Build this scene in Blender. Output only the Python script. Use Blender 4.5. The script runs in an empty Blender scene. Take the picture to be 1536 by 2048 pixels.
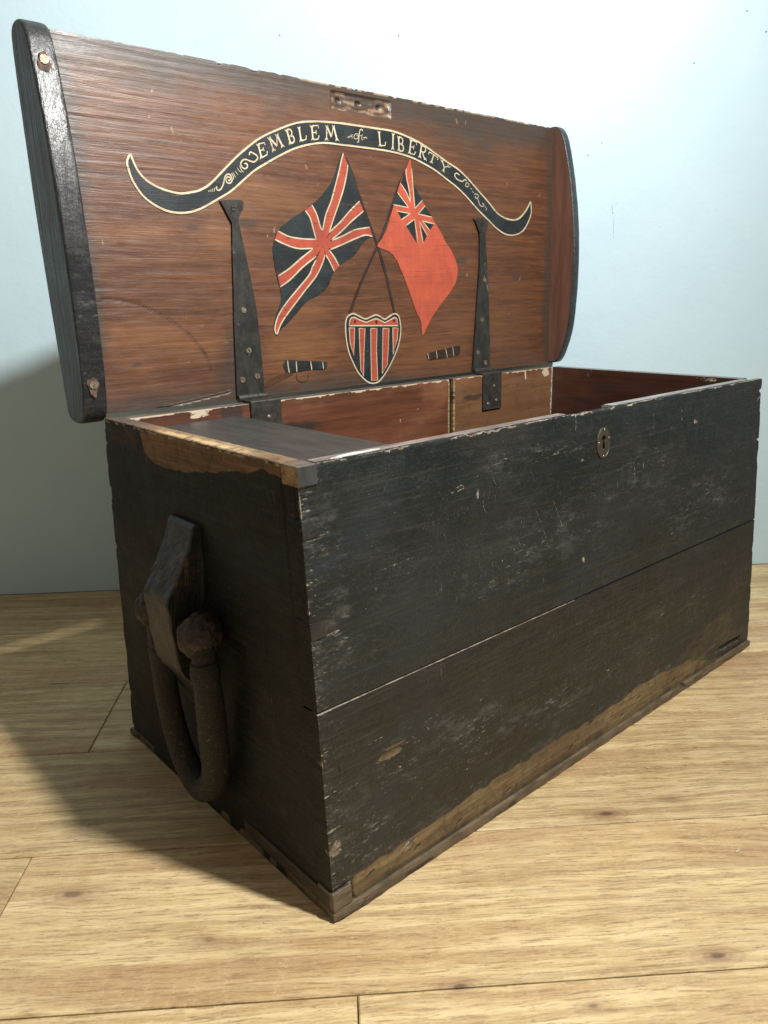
import bpy, bmesh, math, random, json
import numpy as np
from mathutils import Vector, Matrix

# ------------------------------------------------------------------ camera, light, exposure
sc = bpy.context.scene
def R_(d): return math.radians(d)
cam_d = bpy.data.cameras.new('camera'); cam = bpy.data.objects.new('camera', cam_d)
sc.collection.objects.link(cam); sc.camera = cam
cam_d.sensor_fit = 'VERTICAL'; cam_d.sensor_height = 24.0; cam_d.sensor_width = 18.0
cam_d.lens = 1543.05/2048*24.0; cam_d.clip_start = 0.02; cam_d.clip_end = 50
yaw, pitch, roll = 0.71751, -0.27322, -0.02152
fw = Vector((math.cos(pitch)*math.sin(yaw), math.cos(pitch)*math.cos(yaw), math.sin(pitch)))
rt = fw.cross(Vector((0,0,1))).normalized(); upv = rt.cross(fw)
r2 = rt*math.cos(roll)+upv*math.sin(roll); u2 = -rt*math.sin(roll)+upv*math.cos(roll)
M = Matrix((r2, u2, -fw)).transposed().to_4x4(); M.translation = Vector((-0.3388,-0.4912,0.5482))
cam.matrix_world = M
cam_d.dof.use_dof = True; cam_d.dof.focus_distance = 0.98; cam_d.dof.aperture_fstop = 9.0

world = bpy.data.worlds.new("World"); sc.world = world; world.use_nodes = True
wb = world.node_tree.nodes['Background']
wb.inputs[0].default_value = (1.0, 0.89, 0.74, 1); wb.inputs[1].default_value = 0.24

ld = bpy.data.lights.new('lamp', 'AREA'); ld.shape = 'DISK'; ld.size = 0.085; ld.energy = 50; ld.color = (1.0, 0.985, 0.95)
lamp = bpy.data.objects.new('lamp', ld); sc.collection.objects.link(lamp); lamp.location = (0.334, -0.69, 1.50)
lamp.rotation_euler = (Vector((-0.45,0.80,0.75))-lamp.location).to_track_quat('-Z','Y').to_euler()

sc.view_settings.view_transform = 'Standard'; sc.view_settings.look = 'None'
sc.view_settings.exposure = 0.0; sc.view_settings.gamma = 1.0
sc.cycles.max_bounces = 8

# ------------------------------------------------------------------ dimensions (metres)
H, L, D, TY, YB = 0.42, 0.8317, 0.3821, 0.0232, 0.0235
TH = 0.022
LT = 0.0175                       # lid tilt
PAINT = json.loads('''{"banner":{"up":[[66.89,281.25],[69.45,273.83],[74.09,263.93],[82.51,255.22],[95.6,248.78],[110.55,244.98],[124.24,243.69],[139.27,246.29],[149.36,249.14],[164.1,257.33],[187.0,276.86],[206.52,293.08],[236.07,313.39],[265.92,327.38],[294.92,338.13],[323.66,343.2],[362.45,345.88],[393.35,346.34],[429.07,346.59],[457.83,346.57],[484.54,342.96],[513.09,336.65],[542.58,326.03],[569.99,315.4],[591.75,308.11],[612.94,296.95],[635.89,281.9],[663.17,264.34],[682.74,250.3],[702.75,242.82],[724.42,240.68],[741.22,244.54],[758.06,257.14],[769.68,271.93]],"lw":[[66.89,281.25],[62.45,273.22],[62.73,266.1],[66.87,252.53],[78.51,236.59],[98.44,225.46],[119.99,222.19],[143.73,226.68],[172.53,240.57],[191.39,250.77],[211.0,265.21],[227.08,276.73],[243.16,285.53],[263.38,295.98],[287.93,307.03],[313.68,314.87],[339.13,319.2],[369.38,319.78],[404.33,320.09],[425.1,320.2],[458.65,319.52],[492.48,316.05],[515.4,310.7],[542.07,302.7],[569.6,290.9],[591.44,281.1],[612.75,268.77],[639.36,251.14],[663.27,237.27],[682.94,225.87],[706.86,217.41],[728.7,217.32],[749.54,224.35],[763.83,239.2],[771.48,254.64],[769.68,271.93]]},"letters":[["E",[233.34,306.9],[244.53,310.28],[237.06,291.31],[248.59,297.52]],["M",[249.4,315.91],[265.5,322.18],[255.56,301.05],[272.7,308.48]],["B",[277.28,328.05],[286.66,330.82],[282.17,312.32],[290.9,315.54]],["L",[296.1,333.03],[305.63,335.27],[298.01,316.85],[310.14,321.04]],["E",[316.84,337.11],[329.83,339.17],[318.09,320.67],[329.56,323.04]],["M",[341.29,339.87],[356.31,341.56],[339.36,322.85],[361.15,324.47]],["L",[431.65,343.09],[443.64,343.11],[432.66,324.76],[446.68,326.78]],["I",[457.7,343.35],[463.39,343.31],[455.95,323.16],[461.64,323.05]],["B",[469.01,340.67],[480.55,339.93],[469.29,322.48],[479.9,321.51]],["E",[493.24,339.27],[507.06,336.71],[489.69,321.1],[502.55,319.63]],["R",[514.04,334.75],[526.17,331.92],[509.52,317.59],[522.66,314.71]],["T",[531.17,326.32],[549.8,319.85],[527.77,313.8],[542.24,310.27]],["Y",[556.12,318.35],[574.24,310.19],[552.68,304.94],[567.57,299.16]]],"scroll":[[1.9,[220.43,293.41],[222.63,297.29],[227.55,295.98],[232.04,293.73],[232.33,290.49],[227.29,286.63],[221.7,286.89],[216.25,288.18],[211.18,287.14],[207.91,283.49],[208.65,279.58],[212.89,277.57],[216.79,279.82],[216.38,283.47],[212.66,283.16]],[1.0,[205.8,280.37],[208.27,275.43],[211.2,273.3]],[1.0,[202.47,277.9],[204.88,274.42],[208.07,273.2]],[0.8,[199.01,273.95],[202.63,269.83]],[1.0,[195.59,272.22],[199.05,266.62]],[1.2,[193.31,271.02],[196.19,267.14],[195.52,263.86]],[1.9,[188.25,263.32],[189.59,262.25],[191.57,264.15],[190.68,266.13],[187.45,266.18],[185.4,263.4],[186.17,260.24],[190.03,259.35],[193.56,262.24],[193.28,266.92],[190.29,269.61],[185.85,268.1],[183.31,263.98],[181.74,258.76],[177.94,252.66],[174.17,250.36],[171.15,251.91],[172.12,254.59]],[0.8,[169.17,253.23],[167.61,248.19]],[0.8,[166.6,252.04],[165.15,248.03]],[0.8,[164.03,250.86],[162.69,247.87]],[0.8,[161.48,249.68],[160.24,247.72]],[1.9,[595.82,299.66],[589.7,301.95],[585.01,299.75],[587.11,295.3],[594.29,292.14],[602.29,291.32],[606.71,293.98],[611.86,292.48]],[1.3,[608.88,288.99],[614.06,289.83],[617.01,287.22],[613.28,284.14],[608.86,285.71],[610.35,288.16]],[1.0,[619.97,283.18],[624.45,280.64]],[0.9,[623.69,278.7],[628.2,276.14]],[1.4,[628.95,274.28],[634.25,275.09],[638.81,272.51],[636.52,269.01],[631.2,269.65],[631.96,272.09]],[1.6,[636.52,268.53],[639.56,263.91],[642.63,258.78],[648.02,257.62],[651.89,260.25],[648.02,262.46]],[1.0,[653.45,258.4],[658.13,254.75],[655.8,251.71]],[1.1,[396.43,336.02],[391.38,335.48],[388.43,331.46],[391.04,329.31],[395.71,331.08],[396.38,335.04]],[1.6,[404.95,340.5],[402.74,342.53],[399.42,340.54],[397.74,334.86],[396.41,326.94],[394.03,325.4]],[0.8,[393.1,333.56],[403.49,334.66]],[0.9,[377.05,329.79],[381.65,331.55],[385.24,331.29]],[0.7,[379.27,329.38],[384.0,333.41],[386.75,334.02]],[0.7,[385.16,333.85],[385.57,329.07]],[0.9,[404.51,332.0],[408.74,333.09],[412.43,332.17]],[0.7,[407.24,330.98],[410.23,334.88]],[0.9,[403.83,336.81],[402.12,330.45],[404.88,330.08]]],"lflag":{"o":[[369.06,310.21],[376.82,296.94],[382.64,284.24],[389.77,269.54],[395.57,252.59],[401.65,239.3],[411.57,218.06],[417.13,206.28],[410.89,204.08],[402.39,199.84],[395.21,193.68],[387.97,185.56],[379.47,178.45],[368.46,173.34],[354.76,165.3],[345.12,157.37],[339.56,151.46],[335.06,141.64],[326.84,133.84],[313.59,126.16],[298.16,120.57],[287.73,113.01],[274.67,101.74],[261.83,91.54],[251.78,85.19],[245.27,77.78],[242.15,76.96],[239.89,83.78],[241.14,93.28],[246.42,106.42],[253.35,119.53],[254.08,134.62],[251.65,142.14],[248.37,158.9],[246.27,175.45],[246.49,186.42],[250.37,197.44],[255.78,207.6],[266.86,216.19],[284.04,226.05],[300.16,234.17],[311.64,242.15],[324.48,250.29],[337.71,262.26],[348.53,274.17],[355.71,287.73],[361.62,301.21]],"bands":[[[369.02,309.66],[365.47,301.55],[360.83,288.15],[353.28,268.92],[344.34,247.72],[334.38,230.25],[327.47,209.17],[328.23,193.97],[328.23,193.97],[338.49,207.65],[346.74,225.13],[356.93,244.65],[367.25,266.11],[373.56,285.42],[375.98,295.93],[369.02,309.66]],[[328.23,193.97],[318.39,178.45],[314.24,172.65],[307.35,163.0],[301.72,153.39],[284.68,138.12],[261.46,117.46],[247.13,100.69],[241.21,85.64],[243.16,77.88],[244.13,78.22],[251.06,90.99],[262.8,104.03],[278.4,119.02],[294.19,134.19],[312.8,151.47],[323.92,166.98],[329.76,178.64],[328.23,193.97]],[[300.86,233.84],[308.02,225.3],[312.02,212.39],[315.94,197.44],[325.57,191.99],[328.23,193.97],[327.09,207.26],[323.46,216.59],[319.37,229.55],[312.09,241.62]],[[328.23,193.97],[340.54,207.72],[358.14,221.79],[374.67,236.01],[394.14,250.96],[400.78,238.28],[379.34,224.62],[360.06,210.3],[342.55,199.15],[328.1,192.05]],[[328.23,193.97],[346.36,198.29],[362.34,204.57],[384.05,213.1],[410.71,217.43],[415.96,205.24],[402.74,206.82],[383.41,201.29],[356.34,191.76],[340.48,186.56],[328.1,192.05]],[[255.74,207.05],[272.68,200.85],[293.97,198.7],[317.21,197.86],[328.23,193.97],[328.1,192.05],[311.53,187.47],[285.84,186.35],[267.18,190.57],[250.3,196.53]],[[251.73,151.85],[269.59,160.87],[289.76,174.22],[308.95,185.9],[325.7,193.9],[328.1,192.05],[314.57,177.44],[291.36,162.89],[270.95,147.7],[253.65,138.01]],[[328.1,192.05],[331.09,179.62],[336.93,170.99],[344.37,157.76],[353.16,164.89],[345.03,176.94],[337.85,185.54],[328.23,193.97]]],"cream":[[[369.02,309.66],[365.47,301.55],[360.83,288.15],[353.28,268.92],[344.34,247.72],[334.38,230.25],[327.53,210.13]],[[375.98,295.93],[373.56,285.42],[367.25,266.11],[356.93,244.65],[346.74,225.13],[338.52,208.03]],[[314.24,172.65],[307.35,163.0],[301.72,153.39],[284.68,138.12],[261.46,117.46],[247.13,100.69],[241.21,85.64],[243.16,77.88]],[[329.78,179.02],[323.92,166.98],[312.8,151.47],[294.19,134.19],[278.4,119.02],[262.8,104.03],[251.06,90.99],[244.13,78.22]],[[300.86,233.84],[308.02,225.3],[312.02,212.39],[316.04,198.96]],[[312.09,241.62],[319.37,229.55],[323.46,216.59],[327.03,210.11]],[[338.52,208.03],[358.14,221.79],[374.67,236.01],[394.14,250.96]],[[342.55,199.15],[360.06,210.3],[379.34,224.62],[400.78,238.28]],[[343.27,198.2],[362.34,204.57],[384.05,213.1],[410.71,217.43]],[[339.17,186.15],[356.34,191.76],[383.41,201.29],[402.74,206.82],[415.96,205.24]],[[255.74,207.05],[272.68,200.85],[293.97,198.7],[316.02,198.58]],[[250.3,196.53],[267.18,190.57],[285.84,186.35],[310.27,187.07]],[[251.73,151.85],[269.59,160.87],[289.76,174.22],[309.72,186.3]],[[253.65,138.01],[270.95,147.7],[291.36,162.89],[314.53,176.86]],[[331.05,179.05],[336.93,170.99],[344.37,157.76]],[[336.85,185.9],[345.03,176.94],[353.16,164.89]]]},"rflag":{"o":[[492.83,312.8],[494.77,298.95],[499.24,279.07],[509.41,263.37],[521.43,251.62],[535.17,235.5],[542.95,227.33],[554.0,214.87],[565.2,200.0],[576.67,189.28],[589.89,164.95],[586.24,144.65],[574.12,128.91],[553.69,111.17],[536.86,95.83],[523.46,80.53],[511.75,64.83],[509.06,72.14],[507.52,85.6],[498.41,99.19],[489.65,119.08],[478.15,142.91],[466.83,164.1],[458.39,176.57],[447.02,185.69],[424.36,192.37],[433.35,202.73],[445.52,219.35],[451.96,235.8],[458.28,249.22],[464.69,264.67],[471.06,279.11],[480.41,294.8],[486.63,304.29]],"dark":[[[481.66,296.9],[472.56,280.22],[475.32,275.4],[483.02,267.85],[490.43,257.11],[488.53,272.26],[483.78,290.06]],[[465.97,267.76],[456.87,250.15],[486.22,247.68],[476.14,257.3]],[[496.55,289.01],[500.09,277.1],[515.44,259.18],[499.77,246.74],[497.42,268.77]],[[520.18,251.14],[535.21,237.19],[507.2,239.65]],[[464.66,240.87],[489.86,239.65],[472.23,230.63]],[[480.87,222.35],[498.41,232.19],[501.99,198.39]],[[515.27,230.41],[539.1,226.54],[529.36,217.45]],[[508.96,225.96],[523.5,210.02],[515.66,198.31]]],"cream":[[[484.12,300.09],[483.78,290.06],[488.53,272.26],[490.96,255.1]],[[494.83,300.96],[497.42,268.77],[499.77,246.74]],[[471.95,279.58],[483.02,267.85],[490.96,255.1]],[[465.36,267.12],[476.14,257.3],[487.11,247.31]],[[456.86,249.75],[487.11,247.31]],[[515.44,259.18],[499.77,246.74]],[[520.81,251.59],[505.65,239.16]],[[506.27,239.61],[535.19,236.35]],[[514.03,230.36],[540.38,226.8]],[[463.23,241.61],[489.85,239.24]],[[489.85,239.24],[471.61,229.78]],[[480.87,222.35],[498.41,232.19]],[[498.4,231.77],[505.08,198.47]],[[508.36,226.77],[515.66,198.31]],[[507.84,230.1],[524.13,210.04]],[[514.65,230.39],[529.98,217.04]]]},"poles":[[[373.34,304.11],[385.08,280.64],[398.07,248.86],[420.59,202.36],[432.09,174.15],[442.35,143.09],[453.91,99.39]],[[490.25,306.59],[471.06,279.11],[453.82,245.96],[433.53,206.79],[409.23,169.8],[388.15,137.25],[368.39,100.87]]],"shield":{"o":[[362.63,94.91],[366.89,98.46],[375.2,100.67],[386.01,96.62],[396.99,92.71],[408.45,95.48],[417.15,97.73],[425.69,94.92],[434.29,91.01],[444.8,95.37],[453.87,98.31],[461.26,94.85],[464.53,84.97],[464.89,69.67],[459.67,52.36],[449.9,35.31],[437.17,18.53],[424.71,6.27],[415.6,0.87],[405.33,0.23],[396.79,3.15],[389.87,8.08],[379.09,18.63],[368.9,36.38],[362.87,51.47],[359.86,70.34],[360.0,86.81]],"top":[[366.65,84.49],[367.6,91.66],[370.78,95.05],[375.48,95.92],[387.13,91.39],[398.16,87.86],[408.8,90.84],[417.49,92.65],[425.46,89.62],[434.08,86.11],[446.09,90.39],[453.67,93.15],[458.08,90.63],[460.13,80.79]],"stripes":[[[365.93,81.43],[376.04,81.01],[374.42,61.28],[372.56,42.47],[366.89,59.59]],[[384.3,80.04],[395.48,79.57],[391.78,45.5],[389.2,11.81],[384.31,21.44]],[[406.24,79.12],[418.29,78.62],[415.73,48.34],[416.32,3.67],[404.06,4.05],[404.86,44.7]],[[429.62,78.15],[441.7,77.64],[438.95,46.97],[435.95,25.24],[425.59,12.81]],[[449.18,77.98],[460.01,77.53],[457.57,61.26],[448.55,39.36]]],"marks":[[[377.51,92.76],[379.83,89.78],[377.17,86.56],[374.88,89.96]],[[417.39,90.54],[419.85,87.48],[417.1,84.19],[414.67,87.67]],[[452.1,91.48],[454.68,88.37],[451.85,85.01],[449.3,88.56]]]},"cannons":[{"b":[[250.94,38.48],[254.39,42.58],[258.6,43.87],[289.97,40.53],[320.56,37.61],[323.5,34.32],[319.9,27.37],[294.16,28.29],[271.51,27.0],[256.82,27.15],[252.79,31.43]],"k":[[[258.09,43.51],[258.44,35.57],[259.72,26.93]],[[271.89,41.97],[272.0,26.97]],[[295.99,39.91],[297.16,27.45]],[[316.41,37.9],[317.29,27.56]]],"s":[[253.2,27.44],[266.46,25.4],[253.86,20.43],[236.61,14.95],[222.16,11.3],[213.1,14.07],[227.63,20.64]],"c":[[[290.73,21.98],[290.98,19.4],[289.99,16.96],[287.87,14.98],[284.89,13.71],[281.45,13.31],[277.96,13.81],[274.86,15.15],[272.54,17.17],[271.27,19.6],[271.2,22.15],[272.35,24.51]],[[283.95,16.31],[282.77,14.34],[280.09,13.45],[277.12,14.03],[275.23,15.82],[275.26,18.0],[277.21,19.58],[280.18,19.84],[282.84,18.67],[283.95,16.58]]],"m":[[336.63,19.85],[346.26,23.29],[354.19,19.51],[355.19,13.09],[345.61,12.4],[337.65,14.53]]},{"b":[[520.72,35.72],[545.63,39.5],[572.87,42.56],[592.03,44.54],[594.42,37.77],[589.39,28.57],[558.92,27.01],[530.35,25.89],[522.14,27.14]],"k":[[[521.07,36.62],[523.45,26.82]],[[539.94,39.14],[542.02,26.96]],[[560.87,41.62],[565.06,26.6]],[[577.03,43.5],[579.59,28.01]]],"s":[[522.09,24.84],[558.86,23.49],[593.53,19.95],[597.01,13.71],[558.65,11.74],[525.09,13.07],[502.41,18.2],[509.01,23.45]],"c":[[[565.19,20.16],[565.51,17.51],[563.96,15.14],[560.81,13.5],[556.66,12.89],[552.3,13.42],[548.52,14.98],[546.02,17.29],[545.24,19.9],[546.33,22.36]]],"m":[[579.52,22.09],[591.8,23.65],[602.4,19.34],[600.57,13.46],[582.9,13.53]]}],"strap":[[[173.68,238.38],[183.44,240.08],[203.84,241.27],[207.14,238.58],[204.91,229.79],[196.05,218.38],[200.96,194.64],[205.65,166.84],[210.85,134.77],[214.36,106.98],[216.46,61.59],[216.87,30.75],[217.57,2.65],[175.2,3.53],[178.35,68.15],[179.81,98.84],[182.8,138.08],[185.6,182.53],[188.6,214.02],[180.73,226.29]],[[626.43,238.66],[645.27,240.24],[657.23,237.77],[659.67,228.8],[652.47,214.9],[657.43,161.19],[661.26,113.99],[663.99,49.45],[665.45,-1.81],[621.84,1.54],[626.91,51.35],[633.15,114.52],[639.26,168.8],[639.32,217.49]]],"screws":[[[191.4,231.03],[194.45,110.25],[197.64,60.04],[207.57,26.64],[185.24,23.8]],[[645.27,231.25],[650.13,145.6],[644.05,82.6],[634.17,30.78],[652.77,13.21]]],"cleatscrews":[[-13.01,361.91],[-11.01,36.37]],"scar":[[16.12,127.28],[36.11,125.82],[59.2,119.83],[82.64,109.08],[103.53,95.71],[121.67,80.22],[133.59,64.61],[139.5,55.15],[144.58,36.4]],"crack":[[-3.58,-3.3],[75.25,-0.43],[167.75,9.99]],"marks":[[101.38,350.36],[93.77,320.65],[165.53,373.85],[185.96,328.89],[120.06,313.41],[592.47,371.57],[611.26,376.49],[98.08,347.4],[239.8,201.75],[249.92,205.09],[306.31,289.7],[567.64,168.18],[613.15,155.65],[709.64,293.6],[795.05,283.72],[744.55,145.31],[24.15,189.68],[-2.77,173.56],[366.34,50.77]]}''')
rng = np.random.default_rng(7); random.seed(7)

# ------------------------------------------------------------------ helpers
def link(o, parent=None):
    sc.collection.objects.link(o)
    if parent: o.parent = parent
    return o
def obj(name, me, mats, parent=None, **props):
    o = bpy.data.objects.new(name, me)
    for m in (mats if isinstance(mats,(list,tuple)) else [mats]): me.materials.append(m)
    link(o, parent)
    for k,v in props.items(): o[k] = v
    return o
def bm_obj(name, bm, mats, parent=None, smooth=False, **props):
    me = bpy.data.meshes.new(name)
    bmesh.ops.recalc_face_normals(bm, faces=bm.faces)
    bm.to_mesh(me); bm.free()
    if smooth:
        for p in me.polygons: p.use_smooth = True
    return obj(name, me, mats, parent, **props)
def bevel(bm, w, seg=2):
    bmesh.ops.bevel(bm, geom=list(bm.edges), offset=w, segments=seg, affect='EDGES', profile=.6, clamp_overlap=True)
def prism(pts, axis_fn, a, b):
    """closed solid from a 2-D outline; axis_fn(p,q,h)->(x,y,z)"""
    bm = bmesh.new()
    lo = [bm.verts.new(axis_fn(p[0],p[1],a)) for p in pts]
    hi = [bm.verts.new(axis_fn(p[0],p[1],b)) for p in pts]
    bm.faces.new(lo[::-1]); bm.faces.new(hi)
    n = len(pts)
    for i in range(n): bm.faces.new((lo[i],lo[(i+1)%n],hi[(i+1)%n],hi[i]))
    return bm
def box_bm(p0, p1, bm=None):
    bm = bm or bmesh.new()
    x0,y0,z0 = p0; x1,y1,z1 = p1
    v = [bm.verts.new(c) for c in ((x0,y0,z0),(x1,y0,z0),(x1,y1,z0),(x0,y1,z0),(x0,y0,z1),(x1,y0,z1),(x1,y1,z1),(x0,y1,z1))]
    for f in ((0,3,2,1),(4,5,6,7),(0,1,5,4),(1,2,6,5),(2,3,7,6),(3,0,4,7)): bm.faces.new([v[i] for i in f])
    return bm
def spline(pts, n, closed=False):
    P = np.array(pts, float); m = len(P); out = []
    segs = m if closed else m-1
    for i in range(segs):
        p0 = P[(i-1)%m] if closed or i>0 else P[0]*2-P[1]
        p1, p2 = P[i%m], P[(i+1)%m]
        p3 = P[(i+2)%m] if closed or i+2<m else P[-1]*2-P[-2]
        for k in range(n):
            t = k/n
            out.append(.5*((2*p1)+(-p0+p2)*t+(2*p0-5*p1+4*p2-p3)*t*t+(-p0+3*p1-3*p2+p3)*t**3))
    if not closed: out.append(P[-1])
    return np.array(out)
def vnoise(shape, fu, fv, seed):
    """smooth value noise on a grid of shape (nu,nv), fu x fv cells"""
    r = np.random.default_rng(seed)
    g = r.random((int(fu)+3, int(fv)+3))
    u = np.linspace(0, fu, shape[0]); v = np.linspace(0, fv, shape[1])
    iu = np.minimum(u.astype(int), int(fu)); iv = np.minimum(v.astype(int), int(fv))
    du = u-iu; dv = v-iv; du = du*du*(3-2*du); dv = dv*dv*(3-2*dv)
    a = g[np.ix_(iu,iv)]; b = g[np.ix_(iu+1,iv)]; c = g[np.ix_(iu,iv+1)]; d = g[np.ix_(iu+1,iv+1)]
    du = du[:,None]; dv = dv[None,:]
    return (a*(1-du)+b*du)*(1-dv)+(c*(1-du)+d*du)*dv
def fbm(shape, fu, fv, seed, octv=4):
    s = 0; t = 0
    for k in range(octv):
        s = s+vnoise(shape, fu*2**k, fv*2**k, seed+k*17)/2**k; t += 1/2**k
    return s/t
def sm(x, a, b):
    t = np.clip((x-a)/(b-a), 0, 1); return t*t*(3-2*t)

class Face:
    """dense grid in metres (su x sv) with wear channels and relief"""
    def __init__(s, su, sv, step):
        s.nu = int(round(su/step))+1; s.nv = int(round(sv/step))+1; s.su = su; s.sv = sv
        s.u = np.linspace(0, su, s.nu)[:,None]; s.v = np.linspace(0, sv, s.nv)[None,:]
        s.shape = (s.nu, s.nv)
        s.h = np.zeros(s.shape); s.w = np.zeros(s.shape+(4,)); s.step = step
        s.eu = np.zeros(s.shape); s.ev = np.zeros(s.shape)
    def seg(s, a, b, width, fn):
        """fn(mask 0..1, window) along a line segment"""
        x0,x1 = sorted((a[0],b[0])); y0,y1 = sorted((a[1],b[1])); m = width*2.2+s.step
        i0 = max(0,int((x0-m)/s.su*(s.nu-1))); i1 = min(s.nu, int((x1+m)/s.su*(s.nu-1))+2)
        j0 = max(0,int((y0-m)/s.sv*(s.nv-1))); j1 = min(s.nv, int((y1+m)/s.sv*(s.nv-1))+2)
        if i1<=i0 or j1<=j0: return
        U = s.u[i0:i1]; V = s.v[:,j0:j1]
        dx,dy = b[0]-a[0], b[1]-a[1]; l2 = dx*dx+dy*dy+1e-12
        t = np.clip(((U-a[0])*dx+(V-a[1])*dy)/l2, 0, 1)
        d = np.hypot(U-a[0]-t*dx, V-a[1]-t*dy)
        fn(np.clip(1.6*(1-d/width), 0, 1), (slice(i0,i1), slice(j0,j1)))
    def scratch(s, pts, width, ch=None, amt=1.0, depth=0.0):
        for a,b in zip(pts[:-1], pts[1:]):
            def fn(m, w):
                if ch is not None: s.w[w+(ch,)] = np.maximum(s.w[w+(ch,)], m*amt)
                if depth: s.h[w] = np.minimum(s.h[w], -m*depth)
            s.seg(a, b, width, fn)
    def blob(s, c, ru, rv, ch, amt=1.0, seed=0, rough=.5, depth=0.0, soft=.35):
        n = fbm(s.shape, max(2,s.su/ru), max(2,s.sv/rv), 900+seed, 3)
        d = np.hypot((s.u-c[0])/ru, (s.v-c[1])/rv)+(n-.5)*2*rough
        m = 1-sm(d, 1-soft, 1)
        s.w[...,ch] = np.maximum(s.w[...,ch], m*amt)
        if depth: s.h -= m*depth
        return m
    def mesh(s, name, place, nrm, thick, parent, mats, ext_mat=0, **props):
        """place(u,v)->xyz arrays on the face; nrm outward; backed by a plain slab of that thickness"""
        nu,nv = s.nu, s.nv; N = np.array(nrm, float)
        U = np.broadcast_to(s.u, s.shape)+s.eu; V = np.broadcast_to(s.v, s.shape)+s.ev
        P = place(U, V)+s.h[...,None]*N
        co = P.reshape(-1,3)
        i = np.arange(nu-1)[:,None]*nv+np.arange(nv-1)[None,:]
        q = np.stack([i, i+nv, i+nv+1, i+1], -1).reshape(-1,4)
        ring = np.concatenate([np.arange(0,nu*nv-nv,nv), nv*(nu-1)+np.arange(nv-1), nu*nv-1-np.arange(0,nu*nv-nv,nv), np.arange(nv-1,0,-1)])
        # ring order: v=0 edge, u=max edge, v=max edge back, u=0 edge back
        base = (place(U, V)).reshape(-1,3)[ring]-N*thick
        rim = co[ring]
        k = len(ring); nb = len(co)
        allco = np.concatenate([co, rim, base]) if thick else co
        faces = q
        if thick:
            a = nb+np.arange(k); b = nb+(np.arange(k)+1)%k; c = nb+k+(np.arange(k)+1)%k; d = nb+k+np.arange(k)
            side = np.stack([b,a,d,c],-1)
            faces = np.concatenate([q, side])
        flip = False
        e = np.cross(P[1,0]-P[0,0], P[0,1]-P[0,0])
        if e@N < 0: faces = faces[:, ::-1]
        me = bpy.data.meshes.new(name)
        nf = len(faces); back = thick>0
        tot = nf*4+(k if back else 0)
        me.vertices.add(len(allco)); me.vertices.foreach_set('co', allco.ravel())
        me.loops.add(tot)
        li = faces.ravel()
        starts = np.arange(nf)*4; totals = np.full(nf, 4)
        if back:
            bl = nb+k+np.arange(k)
            if e@N < 0: pass
            else: bl = bl[::-1]
            li = np.concatenate([li, bl]); starts = np.append(starts, nf*4)
        me.loops.foreach_set('vertex_index', li.astype(np.int32))
        me.polygons.add(len(starts)); me.polygons.foreach_set('loop_start', starts.astype(np.int32))
        sm_ = np.ones(len(starts), bool); sm_[len(q):] = False
        me.polygons.foreach_set('use_smooth', sm_)
        mi = np.zeros(len(starts), np.int32); mi[len(q):] = ext_mat
        me.polygons.foreach_set('material_index', mi)
        me.update(calc_edges=True); me.validate()
        at = me.color_attributes.new('wear', 'FLOAT_COLOR', 'POINT')
        w = s.w.reshape(-1,4)
        if thick: w = np.concatenate([w, w[ring]*np.array([0,.8,0,.3]), w[ring]*0])
        at.data.foreach_set('color', w.astype(np.float32).ravel())
        return obj(name, me, mats, parent, **props)

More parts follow.
